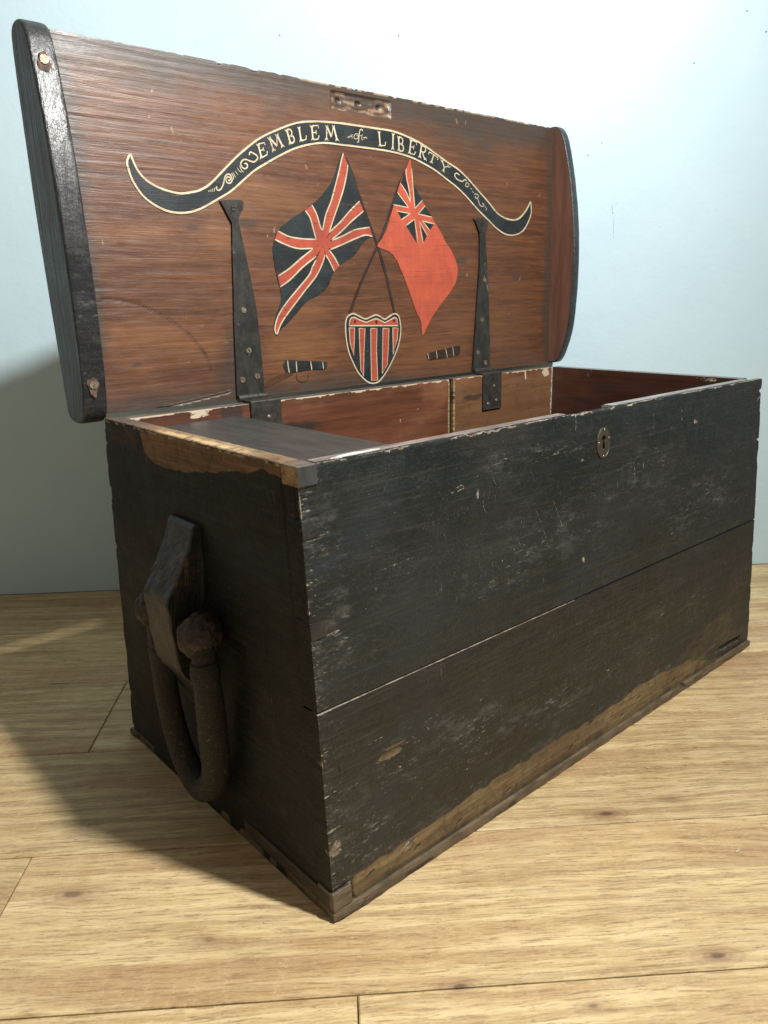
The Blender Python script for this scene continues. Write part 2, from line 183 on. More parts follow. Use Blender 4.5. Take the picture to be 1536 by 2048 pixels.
# ------------------------------------------------------------------ node helper
class NT:
    def __init__(s, name, group=False):
        if group: s.m = bpy.data.node_groups.new(name,'ShaderNodeTree'); s.t = s.m
        else:
            s.m = bpy.data.materials.new(name); s.m.use_nodes = True; s.t = s.m.node_tree
            s.b = s.t.nodes['Principled BSDF']
    def n(s, ty, inp=None, **kw):
        x = s.t.nodes.new(ty)
        for k,v in kw.items(): setattr(x,k,v)
        for k,v in (inp or {}).items():
            if isinstance(v, bpy.types.NodeSocket): s.t.links.new(v, x.inputs[k])
            else: x.inputs[k].default_value = v
        return x
    def co(s, kind='Object'): return s.n('ShaderNodeTexCoord').outputs[kind]
    def map(s, v, sc_=(1,1,1), loc=(0,0,0)): return s.n('ShaderNodeMapping', {'Vector':v,'Scale':sc_,'Location':loc}).outputs[0]
    def noise(s, v, scale, det=4, rough=.55, dist=0): return s.n('ShaderNodeTexNoise', {'Vector':v,'Scale':scale,'Detail':det,'Roughness':rough,'Distortion':dist}).outputs['Fac']
    def ramp(s, f, a, b, lo=0.0, hi=1.0): 
        x = s.n('ShaderNodeMapRange', {'Value':f,'From Min':a,'From Max':b,'To Min':lo,'To Max':hi}); x.interpolation_type='SMOOTHSTEP'; return x.outputs[0]
    def mth(s, op, a, b=0.0, c=0.0):
        x = s.n('ShaderNodeMath', {0:a,1:b,2:c}, operation=op); return x.outputs[0]
    def mix(s, f, a, b, mode='MIX'):
        x = s.n('ShaderNodeMix', data_type='RGBA', blend_type=mode)
        for i,v in ((0,f),(6,a),(7,b)):
            if isinstance(v, bpy.types.NodeSocket): s.t.links.new(v, x.inputs[i])
            else: x.inputs[i].default_value = v if i==0 else (tuple(v)+(1,))[:4]
        return x.outputs[2]
    def mixf(s, f, a, b):
        x = s.n('ShaderNodeMix', data_type='FLOAT')
        for i,v in ((0,f),(2,a),(3,b)):
            if isinstance(v, bpy.types.NodeSocket): s.t.links.new(v, x.inputs[i])
            else: x.inputs[i].default_value = v
        return x.outputs[0]
    nowear = False
    def wear(s):
        if s.nowear: return 0.0, 0.0, 0.25, 0.0
        a = s.n('ShaderNodeAttribute', attribute_name='wear'); 
        sp = s.n('ShaderNodeSeparateColor', {0:a.outputs['Color']})
        return sp.outputs[0], sp.outputs[1], sp.outputs[2], a.outputs['Alpha']
    def out(s, col, rough=.5, bump=None, dist=.001, strength=1.0, spec=None, metal=None, coat=None):
        def put(k,v):
            if isinstance(v, bpy.types.NodeSocket): s.t.links.new(v, s.b.inputs[k])
            elif isinstance(v, tuple): s.b.inputs[k].default_value = (v+(1,))[:4]
            else: s.b.inputs[k].default_value = v
        put('Base Color', col); put('Roughness', rough)
        if spec is not None: put('Specular IOR Level', spec)
        if metal is not None: put('Metallic', metal)
        if coat is not None: put('Coat Weight', coat)
        if bump is not None:
            b = s.n('ShaderNodeBump', {'Height':bump,'Distance':dist,'Strength':strength}); s.t.links.new(b.outputs[0], s.b.inputs['Normal'])
        return s.m

# ------------------------------------------------------------------ materials
def lid_wood_nodes(t, v):
    """varnished softwood, grain along x"""
    n0 = t.noise(t.map(v,(2.2,9,9)), 1.0, 3, .5)
    wob = t.n('ShaderNodeVectorMath', {0:v, 1:t.n('ShaderNodeCombineXYZ', {2:t.mth('MULTIPLY', n0, .022)}).outputs[0]}, operation='ADD').outputs[0]
    g1 = t.noise(t.map(wob,(6,60,95)), 1.0, 6, .7)
    g2 = t.noise(t.map(wob,(12,200,420)), 1.0, 4, .7)
    big = t.noise(t.map(v,(3.0,3,7)), 1.0, 4, .6)
    lines = t.ramp(g1, .38, .62)
    c = t.mix(lines, (.070,.026,.012), (.118,.047,.019))
    c = t.mix(t.mth('MULTIPLY', t.ramp(big,.45,.75), .6), c, (.165,.068,.026))
    c = t.mix(t.mth('MULTIPLY', t.ramp(g2,.52,.72), .5), c, (.050,.020,.013))
    blot = t.noise(t.map(v,(9,9,22),(3,1,7)), 1.0, 4, .65)
    c = t.mix(t.mth('MULTIPLY', t.ramp(blot,.56,.76), .35), c, (.045,.022,.016))
    g3 = t.noise(t.map(wob,(20,300,520),(3,3,3)), 1.0, 4, .72); c = t.mix(t.mth('MULTIPLY', t.ramp(g3,.53,.66), .5), c, (.040,.016,.012)); c = t.mix(t.mth('MULTIPLY', t.ramp(g3,.44,.32), .35), c, (.22,.095,.050))
    h = t.mth('ADD', t.mth('MULTIPLY', g1, .8), t.mth('MULTIPLY', g3, .7))
    return c, h
def mat_lid_wood(nowear=False):
    t = NT('varnished_lid_wood'); t.nowear = nowear; v = t.co()
    c, h = lid_wood_nodes(t, v)
    r,g,b,a = t.wear()
    fine = t.noise(t.map(v,(40,40,110)), 1.0, 4, .7)
    c = t.mix(t.mth('MULTIPLY', b, t.ramp(t.noise(t.map(v,(5,5,40),(1,1,1)), 1.0, 5, .7), .3,.65,.12,.55)), c, (.25,.112,.042))
    grime_shade = t.mth('MULTIPLY', r, t.ramp(fine,.15,.62,.55,1))
    c = t.mix(grime_shade, c, (.040,.032,.026))
    c = t.mix(g, c, (.42,.31,.20))
    c = t.mix(a, c, (.012,.009,.008))
    rg = t.mixf(t.ramp(fine,.3,.7), .36, .50)
    return t.out(c, rg, h, .0006, .7, spec=.62)
def mat_inner_wood(name, base, light):
    t = NT(name); v = t.co(); r,g,b,a = t.wear()
    n0 = t.noise(t.map(v,(4,4,40)), 1.0, 5, .65); n1 = t.noise(t.map(v,(7,7,14),(5,0,0)), 1.0, 4, .6); n2 = t.noise(t.map(v,(14,14,260)), 1.0, 3)
    c = t.mix(t.ramp(n0,.35,.65), tuple(x*.55 for x in base), base)
    c = t.mix(t.ramp(n1,.5,.72), c, light)
    c = t.mix(t.mth('MULTIPLY', t.ramp(n2,.5,.72), .4), c, (.025,.012,.008))
    c = t.mix(b, c, (.165,.088,.040)); c = t.mix(t.mth('MULTIPLY', t.ramp(t.noise(t.map(v,(9,9,60),(2,2,2)),1.0,6,.75),.42,.62), t.mth('MULTIPLY', b, .75)), c, (.105,.050,.023)); c = t.mix(t.mth('MULTIPLY', t.ramp(t.noise(v,30,5,.75),.54,.66), t.mth('MULTIPLY', b, .55)), c, (.07,.034,.017))
    c = t.mix(r, c, (.03,.022,.02)); gm = t.ramp(t.mth('ADD', g, t.mth('MULTIPLY', t.mth('SUBTRACT', t.noise(t.map(v,(1,1,1.6)),130,4,.7), .5), 1.1)), .40,.58); c = t.mix(gm, c, (.50,.42,.30))
    return t.out(c, t.mixf(t.ramp(n1,.3,.7), .42,.6), n2, .0005, .7, spec=.35)
def paint_mat(name, col, wear=.63, rough=.48, col2=None, opacity=1.0):
    """old sign paint over the lid wood: flecks of wood show through"""
    t = NT(name); v = t.co(); c, h = lid_wood_nodes(t, v)
    n = t.noise(t.map(v,(90,60,260)), 1.0, 4, .7); n2 = t.noise(v, 26, 4, .6); n3 = t.noise(v, 700, 2)
    p = t.mix(t.ramp(n2,.35,.7), col, col2 or tuple(x*.8+.015 for x in col))
    p = t.mix(t.mth('MULTIPLY', t.ramp(n3,.5,.75), .25), p, tuple(min(1,x*1.35+.01) for x in col))
    gl = t.noise(t.map(v,(6,300,520),(3,3,3)), 1.0, 4, .7); rb = t.noise(t.map(v,(20,20,34),(1,5,2)), 1.0, 5, .75)
    br = t.noise(t.map(v,(150,150,30)), 1.0, 3, .6)
    p = t.mix(t.mth('MULTIPLY', t.ramp(br,.42,.66), .30), p, tuple(x*.62+.006 for x in col))
    m = t.mth('MULTIPLY', t.ramp(n, wear, wear+.06, 1, 0), opacity)
    m = t.mth('MULTIPLY', m, t.mth('SUBTRACT', 1.0, t.mth('MULTIPLY', t.ramp(gl,.55,.66), t.ramp(rb,.44,.62,.12,.75))))
    return t.out(t.mix(m, c, p), rough, t.mth('ADD', t.mth('MULTIPLY', h, .6), t.mth('MULTIPLY', n3, .25)), .0006, .8, spec=.4)
def mat_black(name, base, dusty, axis=(5,5,90), rough=(.26,.5), side=False, brown=(.235,.165,.078), nowear=False, skin=1.0, bdist=.0016, spec=.5):
    """thick old black paint. wear: R bare brown wood, G chips, B dust and rubbing, A cracks"""
    t = NT(name); t.nowear = nowear; v = t.co(); r,g,b,a = t.wear()
    gr = t.noise(t.map(v,axis), 1.0, 5, .65)
    cr = t.noise(v, 330, 3, .7)                       # crazed skin of the paint
    cr2 = t.noise(v, 95, 3, .6)
    big = t.noise(t.map(v,(5,5,9)), 1.0, 5, .65); mid = t.noise(t.map(v,(30,30,75),(2,5,1)), 1.0, 6, .78)
    c = t.mix(t.ramp(big,.38,.68), base, dusty)
    dust = t.mth('MULTIPLY', t.ramp(mid,.5,.74), t.mth('ADD', t.mth('MULTIPLY', b, .85), .12))
    c = t.mix(t.mth('MULTIPLY', dust, t.ramp(t.noise(t.map(v,(1,1,2.2)), 420, 3, .75), .42,.60,.25,1)), c, (.105,.102,.092))
    glint_flecks = t.mth('MULTIPLY', t.ramp(t.noise(v, 520, 3, .65), .57,.70), t.ramp(t.noise(t.map(v,(16,16,34),(7,7,7)), 1.0, 4, .65), .42,.62))
    c = t.mix(t.mth('MULTIPLY', glint_flecks, .55), c, (.085,.088,.085))  # pale flecks in the colour stand in for glints on the bumpy paint
    dk = t.ramp(t.noise(v, 380, 3, .7), .46,.36)
    c = t.mix(t.mth('MULTIPLY', dk, .6), c, (.003,.003,.003))
    # grain standing through the paint, warmer and colder patches, rubbed places
    c = t.mix(t.mth('MULTIPLY', t.ramp(t.noise(t.map(v,(6,6,230),(1,1,0)), 1.0, 5, .75), .52,.66), .5), c, (.034,.035,.033))
    pt = t.noise(t.map(v,(6.5,6.5,13),(5,2,8)), 1.0, 5, .65)
    c = t.mix(t.mth('MULTIPLY', t.ramp(pt,.54,.70), .45), c, (.023,.0185,.0145)); c = t.mix(t.mth('MULTIPLY', t.ramp(pt,.46,.32), .5), c, (.014,.021,.026))
    rub = t.mth('MULTIPLY', t.ramp(t.noise(t.map(v,(24,24,60),(4,4,4)), 1.0, 7, .82), .51,.64), t.mth('ADD', t.mth('MULTIPLY', b, .9), .25))
    c = t.mix(t.mth('MULTIPLY', rub, .6), c, (.066,.067,.063))
    # small abrasions that follow the grain
    ab = t.mth('MULTIPLY', t.ramp(t.noise(t.map(v,(70,70,300),(1,2,3)), 1.0, 4, .8), .57,.64), t.ramp(t.noise(t.map(v,(11,11,24),(9,1,3)), 1.0, 5, .75), .47,.62))
    c = t.mix(t.mth('MULTIPLY', ab, t.mth('ADD', t.mth('MULTIPLY', b, .75), .15)), c, (.20,.19,.165))
    vs = t.mth('MULTIPLY', t.ramp(t.noise(t.map(v,(330,330,55),(4,2,3)), 1.0, 3, .75), .62,.68), t.ramp(t.noise(t.map(v,(13,13,19),(2,6,3)), 1.0, 4, .7), .52,.64))
    c = t.mix(t.mth('MULTIPLY', vs, .45), c, (.17,.165,.15))
    sp = t.mth('MULTIPLY', t.ramp(t.noise(v, 620, 2, .5), .735,.78), t.ramp(big,.4,.6))
    c = t.mix(t.mth('MULTIPLY', sp, .5), c, (.45,.42,.34))
    # bare brown wood with grain, edge broken by noise
    rr = t.ramp(t.mth('ADD', r, t.mth('MULTIPLY', t.mth('SUBTRACT', mid, .5), .45)), .34,.60)
    fg = t.noise(t.map(v,(9,9,300)), 1.0, 4, .7)
    wc = t.mix(t.ramp(fg,.36,.66), tuple(x*.5 for x in brown), brown)
    wc = t.mix(t.mth('MULTIPLY', t.ramp(big,.42,.66), .6), wc, (.075,.042,.020))
    wc = t.mix(t.mth('MULTIPLY', t.ramp(mid,.54,.70), .55), wc, (.06,.042,.024)); wc = t.mix(t.mth('MULTIPLY', t.ramp(cr2,.5,.62), .35), wc, (.02,.014,.009))
    c = t.mix(rr, c, wc)
    gm = t.ramp(t.mth('ADD', g, t.mth('MULTIPLY', t.mth('SUBTRACT', t.noise(v,240,3), .5), .7)), .35,.62)
    c = t.mix(gm, c, t.mix(t.ramp(cr2,.4,.6), (.34,.31,.245), (.17,.13,.09)))
    c = t.mix(a, c, (.006,.005,.004))
    rough_ = t.mixf(t.ramp(big,.3,.7), rough[0], rough[1]); rough_ = t.mixf(t.mth('MAXIMUM', rr, dust), rough_, .6)
    h = t.mth('ADD', t.mth('MULTIPLY', gr, .9), t.mth('ADD', t.mth('MULTIPLY', cr, .42*skin), t.mth('MULTIPLY', cr2, .7*skin)))
    h = t.mth('SUBTRACT', h, t.mth('MULTIPLY', gm, .8))
    return t.out(c, rough_, h, bdist, .9, spec=spec)
def mat_simple(name, col, col2, rough=.5, scale=60, stretch=(1,1,1), bump=.0005, metal=0.0, spec=.5, patch=None, pth=.62):
    t = NT(name); v = t.map(t.co(), stretch)
    n = t.noise(v, scale, 5, .65); n2 = t.noise(v, scale*5, 3, .6)
    c = t.mix(t.ramp(n,.35,.65), col, col2)
    if patch: c = t.mix(t.ramp(t.noise(v, scale*.45, 5, .7), pth, pth+.08), c, patch)
    return t.out(c, t.mixf(n2, rough-.12, rough+.12), t.mth('ADD', n, t.mth('MULTIPLY', n2,.5)), bump, .9, spec=spec, metal=metal)
KNOTS = [(0.3087, 0.1094, 0.0065, 1), (0.3402, -0.0814, 0.006, 1), (0.2195, -0.1201, 0.004, 0.7), (0.117, -0.0934, 0.005, 0.9), (-0.2379, 0.0366, 0.008, 0.8), (0.1183, 0.084, 0.004, 0.5), (0.3873, 0.1267, 0.01, 0.35), (-0.0969, -0.0288, 0.006, 0.5)]
def mat_oak():
    t = NT('oak_laminate'); v0 = t.co()
    oi = t.n('ShaderNodeObjectInfo').outputs['Random']
    off = t.n('ShaderNodeCombineXYZ', {0:t.mth('MULTIPLY', oi, 37.0), 1:t.mth('MULTIPLY', oi, 11.0), 2:0.0}).outputs[0]
    v = t.n('ShaderNodeVectorMath', {0:v0,1:off}, operation='ADD').outputs[0]
    def shift(vec, f, amt): return t.n('ShaderNodeVectorMath', {0:vec,1:t.n('ShaderNodeCombineXYZ',{1:t.mth('MULTIPLY', f, amt)}).outputs[0]}, operation='ADD').outputs[0]
    v2 = shift(v, t.noise(t.map(v,(1.6,5,1)), 1.0, 2, .5), .055)
    v2 = shift(v2, t.noise(t.map(v,(11,22,1)), 1.0, 3, .6), .010)
    vo = t.n('ShaderNodeTexVoronoi', {'Vector':t.map(v,(1.9,6.0,1)),'Scale':1.0,'Randomness':1.0}); kd = vo.outputs['Distance']
    kn = t.ramp(kd, .02,.085, 1, 0); kz = t.ramp(kd,.0,.30,1,0)
    v3 = shift(v2, kz, .022)
    g = t.noise(t.map(v3,(5.5,75,1)), 1.0, 8, .76)
    f = t.noise(t.map(v3,(20,420,1)), 1.0, 5, .75)
    f2 = t.noise(t.map(v3,(26,210,1),(3,9,0)), 1.0, 4, .7)
    band = t.noise(t.map(v3,(1.5,15,1),(4,4,0)), 1.0, 3, .55)
    pores = t.noise(t.map(v3,(55,520,1),(1,2,0)), 1.0, 3, .7)
    ray = t.noise(t.map(v,(170,520,1)), 1.0, 4, .85)
    cross = t.noise(t.map(v,(60,9,1),(8,1,0)), 1.0, 4, .7)
    c = t.mix(t.ramp(g,.38,.62), (.47,.325,.155), (.71,.55,.305))
    wvt = t.n('ShaderNodeTexWave', {'Vector':t.map(v3,(1.2,13,1)),'Scale':1.0,'Distortion':9.0,'Detail':4.0,'Detail Scale':1.3,'Detail Roughness':.6}, wave_type='BANDS', bands_direction='Y').outputs['Fac']
    c = t.mix(t.mth('MULTIPLY', t.ramp(wvt,.55,.95), t.ramp(t.noise(t.map(v,(2,6,1),(7,7,0)),1.0,2),.4,.6,.1,.5)), c, (.31,.195,.10))
    c = t.mix(t.mth('MULTIPLY', t.ramp(band,.50,.66), .6), c, (.39,.235,.115))
    c = t.mix(t.mth('MULTIPLY', t.ramp(band,.46,.3), .5), c, (.72,.56,.32))
    c = t.mix(t.mth('MULTIPLY', t.ramp(f,.52,.60), .66), c, (.225,.138,.062))
    c = t.mix(t.mth('MULTIPLY', t.ramp(f2,.55,.66), .42), c, (.27,.165,.078))
    c = t.mix(t.mth('MULTIPLY', t.mth('MULTIPLY', t.ramp(ray,.46,.66), t.ramp(cross,.38,.60)), .55), c, (.70,.555,.345))
    c = t.mix(t.mth('MULTIPLY', t.ramp(pores,.60,.67), .65), c, (.17,.10,.05))
    c = t.mix(t.mth('MULTIPLY', kz, .30), c, (.30,.18,.09)); c = t.mix(t.mth('MULTIPLY', kn, .8), c, (.12,.075,.045))
    sm_ = t.noise(t.map(v0,(3,5,1),(3,3,0)), 1.0, 5, .65); c = t.mix(t.mth('MULTIPLY', t.ramp(sm_,.54,.70), .35), c, (.36,.25,.14))
    for kx,ky,ks,ka in KNOTS:
        d = t.n('ShaderNodeVectorMath', {0:t.n('ShaderNodeVectorMath', {0:v0,1:(kx,ky,0)}, operation='SUBTRACT').outputs[0],1:(1/(ks*2.3),1/ks,0)}, operation='MULTIPLY').outputs[0]
        ln = t.mth('ADD', t.n('ShaderNodeVectorMath', {0:d}, operation='LENGTH').outputs['Value'], t.mth('MULTIPLY', t.mth('SUBTRACT', t.noise(t.map(v0,(60,140,1)), 1.0, 3, .6), .5), 1.0))
        rings = t.mth('MULTIPLY', t.ramp(t.mth('SINE', t.mth('MULTIPLY', ln, 9.0)), -.2,.8), t.ramp(ln,2.6,.6))
        c = t.mix(t.mth('MULTIPLY', rings, .35*ka), c, (.22,.13,.065))
        c = t.mix(t.mth('MULTIPLY', t.ramp(ln,2.8,.3), .55*ka), c, (.30,.17,.095)); c = t.mix(t.mth('MULTIPLY', t.ramp(ln,.85,.2), .8*ka), c, (.10,.062,.04))
    tone = t.ramp(t.mth('FRACT', t.mth('MULTIPLY', oi, 7.3)), 0, 1, .86, 1.12)
    c = t.mix(1.0, c, t.n('ShaderNodeCombineXYZ',{0:tone,1:tone,2:t.mth('MULTIPLY',tone,.98)}).outputs[0], 'MULTIPLY')
    h = t.mth('ADD', t.mth('MULTIPLY', f,.9), t.mth('ADD', t.mth('MULTIPLY', f2, .5), g))
    return t.out(c, t.mixf(t.ramp(g,.3,.7), .40,.55), h, .0009, .8, spec=.32)
def mat_wall():
    t = NT('pale_blue_wall_paint'); v = t.co()
    a = t.noise(v, 2.2, 4, .55); b = t.noise(v, 38, 5, .6); d = t.noise(v, 260, 3, .6); e = t.noise(v, 7, 5, .65)
    c = t.mix(t.ramp(a,.35,.68), (.515,.68,.765), (.56,.72,.79))
    c = t.mix(t.mth('MULTIPLY', t.ramp(e,.54,.72), .35), c, (.62,.735,.77))
    c = t.mix(t.mth('MULTIPLY', t.ramp(t.noise(t.map(v,(1,1,1),(9,3,1)), 60, 3, .6), .72,.78), .4), c, (.42,.46,.47))
    return t.out(c, .5, t.mth('ADD', t.mth('ADD', t.mth('MULTIPLY', b,.35), t.mth('MULTIPLY', d,.07)), t.mth('MULTIPLY', e, 1.4)), .004, .35, spec=.28)

M_lid = mat_lid_wood(); M_lidside = mat_simple('cleat_inner_brown', (.19,.092,.062), (.125,.058,.040), .45, 60, (1,1,.12), .0005, patch=(.25,.15,.10), pth=.66)
M_cream = paint_mat('cream_line_paint', (.52,.46,.32), .62, col2=(.40,.33,.21))
M_navy = paint_mat('blue_black_sign_paint', (.009,.014,.016), .63, .45, col2=(.022,.030,.034))
M_red = paint_mat('vermilion_sign_paint', (.36,.066,.036), .60, .5, col2=(.27,.050,.030))
M_ensign = paint_mat('vermilion_ensign_paint', (.42,.080,.042), .64, .5, col2=(.33,.060,.034))
M_smoke = paint_mat('thin_worn_black_paint', (.010,.009,.009), .62, .45, opacity=.88)
M_faint = paint_mat('almost_gone_paint', (.020,.013,.010), .56, .45, opacity=.42)
M_pole = paint_mat('faded_pole_paint', (.010,.008,.008), .66, .45, opacity=.85)
M_front = mat_black('worn_black_paint', (.0070,.0108,.0115), (.0150,.0185,.0180), (5,5,90))
M_front2 = mat_black('brown_black_paint', (.0075,.0092,.0086), (.0150,.0158,.0135), (5,5,90), rough=(.3,.55))
M_end = mat_black('matt_black_end_paint', (.0052,.0062,.0056), (.0082,.0075,.0060), (5,5,90), rough=(.5,.7), brown=(.26,.15,.058), spec=.28)
M_endplain = mat_black('end_grain_black_paint', (.0052,.0062,.0056), (.0085,.0078,.0062), (5,5,90), rough=(.5,.7), nowear=True, spec=.28, skin=1.6)
M_cleat = mat_black('lid_cleat_black_paint', (.010,.0115,.0135), (.022,.022,.023), (120,120,7), rough=(.24,.42), nowear=True, skin=.22, bdist=.0022)
M_pinblack = mat_black('worn_black_pin_paint', (.0085,.0105,.0125), (.021,.021,.021), (5,5,90), nowear=True)
M_cleatblue = mat_black('far_cleat_paint', (.016,.022,.028), (.035,.045,.052), (90,90,7), nowear=True)
M_back = mat_inner_wood('stained_back_wood', (.125,.045,.022), (.19,.083,.038))
M_maroon = mat_inner_wood('maroon_end_wood', (.075,.028,.018), (.10,.042,.026))
M_rim = mat_simple('worn_rim_wood', (.17,.145,.125), (.085,.066,.055), .34, 22, (1,6,6), .0004, patch=(.42,.33,.20), pth=.64)
M_rimblue = mat_simple('polished_front_rim', (.26,.235,.22), (.13,.11,.10), .30, 24, (1,5,5), .0004, spec=.6, patch=(.33,.25,.17), pth=.66)  # front rim tone lightened to stand in for reflected light
M_till = mat_simple('grey_black_till_paint', (.030,.031,.031), (.046,.047,.046), .40, 14, (5,1,1), .0004, spec=.55)
M_bare = mat_simple('bare_rim_edge', (.40,.27,.125), (.16,.085,.04), .6, 70, (1,1,3), .0006, patch=(.045,.028,.018), pth=.56)
M_base = mat_simple('grubby_base_wood', (.150,.115,.072), (.070,.052,.034), .55, 30, (1,1,5), .0012, patch=(.022,.016,.012), pth=.58)
M_iron = mat_simple('black_iron', (.030,.029,.027), (.060,.055,.046), .45, 120, (1,1,1), .0005, metal=.35)
M_ironworn = mat_simple('worn_painted_iron', (.045,.044,.038), (.022,.022,.021), .42, 70, (1,1,.6), .0006, metal=.3, patch=(.27,.245,.20), pth=.615)
M_screw = mat_simple('dull_screw_metal', (.30,.25,.18), (.15,.12,.085), .42, 300, (1,1,1), .0004, metal=.6)
M_brass = mat_simple('tarnished_brass', (.145,.135,.090), (.085,.082,.060), .36, 260, (1,1,1), .0003, metal=.75)
M_dark = mat_simple('keyhole_dark', (.003,.003,.003), (.005,.005,.005), .8, 50)
M_rope = mat_simple('tarred_rope_cover', (.034,.028,.021), (.013,.011,.008), .55, 420, (1,1,1), .0030, patch=(.17,.145,.10), pth=.60)
M_block = mat_simple('black_handle_block', (.015,.016,.016), (.026,.024,.020), .42, 30, (1,1,3), .0012, patch=(.055,.038,.025), pth=.60)
M_knot = mat_simple('knot_worn_tar', (.055,.040,.028), (.014,.011,.008), .5, 160, (1,1,1), .0015, patch=(.16,.12,.08), pth=.62)
M_white = mat_simple('white_paint_streak', (.74,.73,.68), (.52,.50,.45), .5, 120, (1,1,1), .0003)
M_oak = mat_oak(); M_wall = mat_wall()
M_gap = mat_simple('floor_underlay', (.02,.014,.009), (.03,.02,.012), .8, 50)
M_crumb = mat_simple('pale_wood_crumbs', (.62,.52,.36), (.40,.32,.20), .7, 200)

# ------------------------------------------------------------------ setting: floor and wall
ang = math.atan2(-.6157, .788)
fl = bm_obj('floor', box_bm((-1.6,-1.6,-.03),(3.0,.90,-.0125)), M_gap, kind='structure')
fl.rotation_euler = (0,0,ang)
edges = [round(.0948+.18935*k,5) for k in range(-8,5)]; edges[-1] = .8575
butts = {-.0948:[-.298], .284:[-.298], -.2841:[.0325]}
rndb = random.Random(3)
for k in range(len(edges)-1):
    y0, y1 = edges[k], edges[k+1]
    bs = None
    if k == 7: bs = [-.298-1.28, -.298, -.298+1.28, -.298+2.56]        # row -.0948..0948
    elif k == 9: bs = [-.298-1.28, -.298, .982, 2.262]
    elif k == 8: bs = [-.93, .62-.27+1.6, 2.9]
    elif k == 6: bs = [.0325-1.28, .0325, 1.3125, 2.59]
    elif k == 10: bs = [-.75, .53, 1.81]
    elif k == 11: bs = [-1.1, .18, 1.46, 2.7]
    else:
        s0 = rndb.uniform(-1.5,-.3); bs = [s0+1.28*j for j in range(4)]
    bs = [-1.6]+[b for b in bs if -1.6<b<3.0]+[3.0]
    for x0,x1 in zip(bs[:-1], bs[1:]):
        if x1-x0 < .02: continue
        bm = box_bm((x0+.0006, y0+.0007, -.012), (x1-.0006, y1-.0007, 0.0))
        top = [e for e in bm.edges if all(abs(v.co.z)<1e-6 for v in e.verts)]
        bmesh.ops.bevel(bm, geom=top, offset=.0012, segments=1, affect='EDGES')
        bmesh.ops.translate(bm, verts=bm.verts, vec=(0,0,rndb.uniform(-.0003,0)))
        bm_obj('floor_plank', bm, M_oak, fl)
# wall: shallow undulating plaster sheet with real thickness
wf = Face(4.6, 2.6, .02)
wf.h = (fbm(wf.shape, 9, 5, 5, 3)-.5)*.006
e1 = np.array([.788,-.6157,0]); e2 = np.array([.6157,.788,0])
wall = wf.mesh('wall', lambda U,V: (U-1.6)[...,None]*e1+e2*.859+V[...,None]*np.array([0,0,1.]), -e2, .08, None, M_wall,
        kind='structure')
# drips and lumps of old paint on the wall
def wp(a, z, o=0): return e1*a+e2*(.859-o)+np.array([0,0,z])

# ------------------------------------------------------------------ the chest
chest = bpy.data.objects.new('sea_chest', None); link(chest)
chest['label'] = 'open black wooden sea chest with painted red-brown lid, rope handle and strap hinges'
chest['category'] = 'chest'

nF = np.array([0,-H,TY]); nF = nF/np.linalg.norm(nF); nF = np.array([0,-abs(nF[1]), abs(nF[2])])
def front_pt(x, z, o=0.0):
    return np.stack([x, -TY*(1-z/H)+0*x, z+0*x], -1)+nF*o
ZS = .2075; ZB = .0112
def front_common(f, seed):
    f.h += (fbm(f.shape, 14, 16, seed, 4)-.5)*.0007
    f.h += (fbm(f.shape, 8, 150, seed+3, 2)-.5)*.00035
def random_nicks(f, n, seed, lo=.002, hi=.012, umin=0, umax=None):
    r = np.random.default_rng(seed)
    for _ in range(n):
        u = r.uniform(umin, umax or f.su); v = r.uniform(0, f.sv); l = r.uniform(lo,hi)
        an = r.choice([r.normal(0,.15), r.normal(1.9,.35), r.uniform(0,3.1)], p=[.55,.3,.15])
        f.scratch([(u,v),(u+l*.5*math.cos(an)+r.normal(0,.0004),v+l*.5*math.sin(an)),(u+l*math.cos(an+.15),v+l*math.sin(an+.15))], r.uniform(.0006,.0010), 1, r.choice([.28,.36,.45,.6],p=[.4,.3,.2,.1]), .0003)
# upper front board
fu = Face(L, H-ZS-.0008, .0012); off = ZS+.0008
front_common(fu, 11)
X, Z = np.broadcast_to(fu.u, fu.shape), np.broadcast_to(fu.v, fu.shape)+off
random_nicks(fu, 90, 21, .0015, .007)
r = np.random.default_rng(5)
def fs(pts, w, ch=1, amt=.66, d=.0004): fu.scratch([(x,z-off) for x,z in pts], w, ch, amt, d)
for p in ([(.180,.372),(.187,.373),(.190,.371)],[(.181,.3685),(.190,.370)]): fs(p, .0011)
fu.blob((.208,.358-off), .0045, .013, 1, .50, 3, .9, soft=.9); fu.blob((.385,.251-off), .0026, .004, 1, .75, 4, .5); fu.blob((.383,.367-off), .0035, .0022, 1, .7, 5, .7, .001)
fu.blob((.637,.380-off), .005, .0035, 1, .6, 6, .8); fs([(.37,.418),(.371,.407),(.3695,.402)], .0011)
fs([(.49,.345),(.492,.336),(.4905,.33)], .0009); fs([(.51,.345),(.511,.335)], .0009); fs([(.33,.33),(.345,.30)], .0009); fs([(.30,.325),(.315,.295),(.318,.285)], .0008,1,.7); fs([(.268,.305),(.272,.295)], .0011); fs([(.262,.293),(.265,.287)], .0011)
fs([(.60,.40),(.602,.385)],.001); fs([(.075,.315),(.12,.318)],.0008,1,.5)
for k in range(26):      # crescent dents, upper middle
    x = r.normal(.30,.07); z = r.normal(.325,.03); fs([(x,z),(x+.001,z-.004),(x+.0035,z-.008)], .0008,1,r.uniform(.3,.7))
